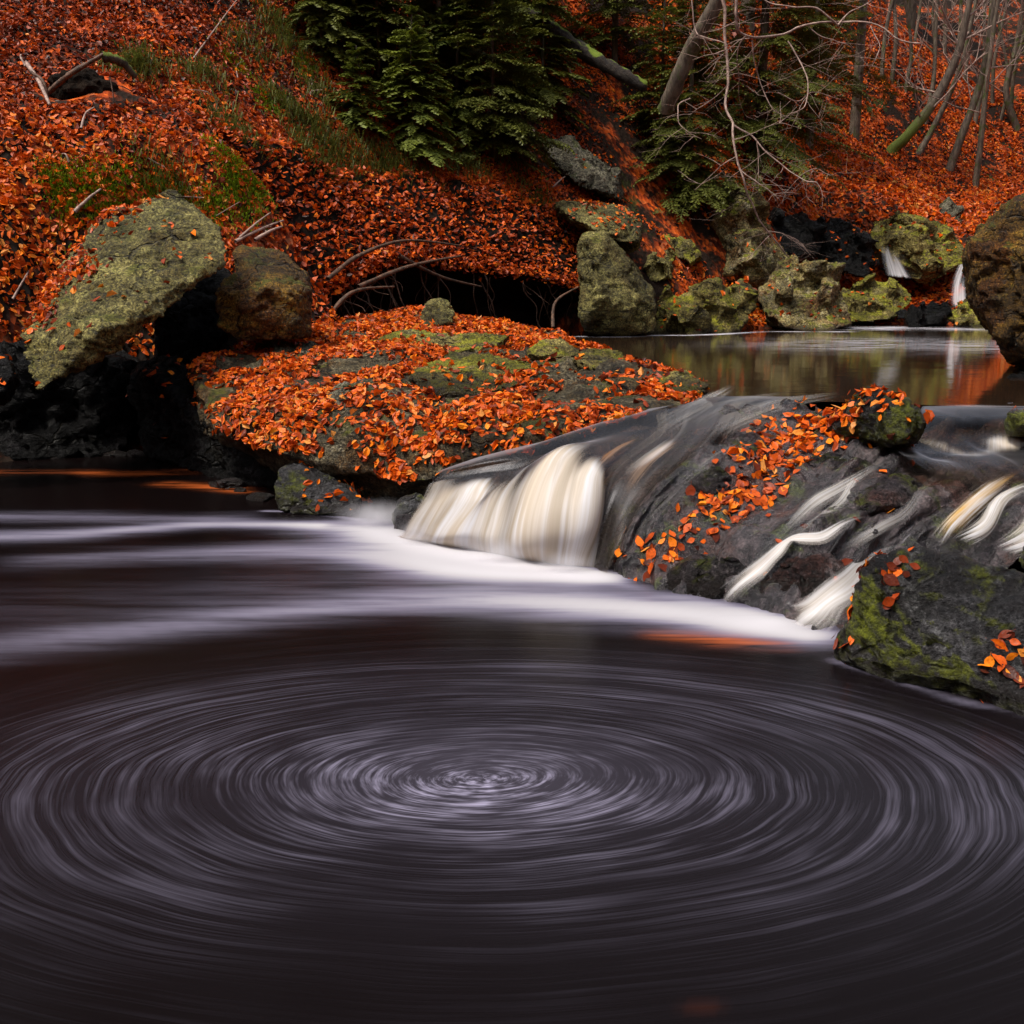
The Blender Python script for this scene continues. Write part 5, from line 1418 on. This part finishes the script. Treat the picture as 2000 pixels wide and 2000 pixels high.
set_verts(me, v); me.materials.append(M['soil']); link('hollow', me, root)  # solid dark lump: shade of the stump's hollow put into its colour
for k, (a, b, r0, lab) in enumerate([((462,478),(555,440),.02,'grey stick lying in the leaves above the golden boulder'),((470,470),(530,425),.015,'thin forked stick beside the grey stick above the golden boulder'),
        ((500,475),(552,452),.022,'pale broken stick above the golden boulder'),((55,130),(100,215),.03,'pale bent stick beside the rotten stump'),((30,590),(60,540),.012,'thin stick by the left foot of the tilted boulder'),
        ((380,120),(470,0),.012,'thin upright stem on the upper left slope'),((150,420),(200,380),.02,'short stick above the tilted boulder'),((1035,250),(1080,330),.02,'bleached stick leaning below the fallen log'),((1120,165),(1080,60),.02,'thin bleached stick under the fallen log')]):
    h1, h2 = gp(*a), gp(*b)
    g = Geo(); g.tube(catmull(np.array([h1+np.array([0, -.04, .03]), (h1+h2)/2+np.array([.02, -.05, .06]), h2+np.array([0, -.03, .05])]), 12), [r0, r0*.5], 6, .3, k)
    me = g.mesh('stick', M['twig']); c = rebase(me); o = link('stick', me); o.location = c; tag(o, lab, 'stick')

# moss, grass and bramble tufts
def blades(name, centers, spread, n_each, length, mat, label, cat, width=.012, seed=0, up=1.0):
    r = np.random.default_rng(seed); V = []; T = []
    for c, sp, n in zip(centers, spread, n_each):
        xy = r.normal(0, 1, (n, 2))*sp*.5
        x = c[0]+xy[:, 0]; y = c[1]+xy[:, 1]; z = terrain_z(x, y)
        b = np.stack([x, y, z], 1)
        a = r.random(n)*6.283; L = length*r.uniform(.5, 1.3, n)
        out = np.stack([np.cos(a), np.sin(a)-.4, np.zeros(n)], 1)
        mid = b+(out*.35+np.array([0, 0, .6*up]))*L[:, None]
        tip = b+(out*.95+np.array([0, 0, .55*up]))*L[:, None]
        sd_ = np.stack([-np.sin(a), np.cos(a), np.zeros(n)], 1)*width
        V.append(np.stack([b-sd_, b+sd_, mid+sd_*.8, mid-sd_*.8, tip], 1)); T.append(np.clip(r.normal(.5, .25, n), 0, 1))
    V = np.concatenate(V); T = np.concatenate(T); n = len(V)
    base = np.arange(n)*5
    F = [[q, q+1, q+2, q+3] for q in base]+[[q+3, q+2, q+4] for q in base]
    me = mesh_from(name, V.reshape(-1, 3), F, M[mat], False)
    at = me.attributes.new('tint', 'FLOAT', 'POINT'); at.data.foreach_set('value', np.repeat(T, 5).astype(np.float32))
    return tag(link(name, me), label, cat, kind='stuff')
spots = [(660,500),(690,520),(650,560),(720,580),(600,300),(620,330),(650,310),(740,330),(820,330),(780,345),(450,250),(480,90),(560,210),(620,180),(640,270),(590,240),(400,150),(260,140),(280,130),(330,370),(520,340),(700,310),(760,320),(860,310),(920,330),(680,480),(700,560),(730,540),(640,470),(1000,330),(1060,420),(540,50),(560,90)]
blades('grass', [gp(*s) for s in spots], [.35]*len(spots), [220]*len(spots), .22, 'grass', 'thin green grass and bramble growing through the leaves', 'grass', .007, 3)
mp_ = [(175,372),(205,380),(235,385),(455,335),(485,350),(500,370),(470,385),(280,372),(320,382),(345,392),(110,360),(140,365),(460,130),(740,378),(420,400),(440,300),(520,200),(600,130)]
blades('moss', [gp(*q) for q in mp_], [.20]*len(mp_), [900]*len(mp_), .045, 'moss', 'bright green moss patches among the leaves above the tilted boulder', 'moss', .006, 8, 1.2)
for k in range(26):
    px0, py0 = rr.uniform(20, 1080), rr.uniform(60, 470)
    h1 = gp(px0, py0); h2 = gp(px0+rr.uniform(-60, 60), py0+rr.uniform(-40, 30))
    if np.linalg.norm(h1-h2) > 2.2 or h1[1] > 24: continue
    g = Geo(); r0 = rr.uniform(.006, .018)
    g.tube(catmull(np.array([h1+np.array([0, -.03, .03]), (h1+h2)/2+np.array([rr.uniform(-.1, .1), -.04, .07]), h2+np.array([0, -.02, .04])]), 10), [r0, r0*.4], 5, .3, k)
    me = g.mesh('twig', M['twig']); c = rebase(me); o = link('twig', me); o.location = c
    tag(o, 'thin bare twig lying loose on the leaf slope', 'twig', 'twigs on the leaf slope')
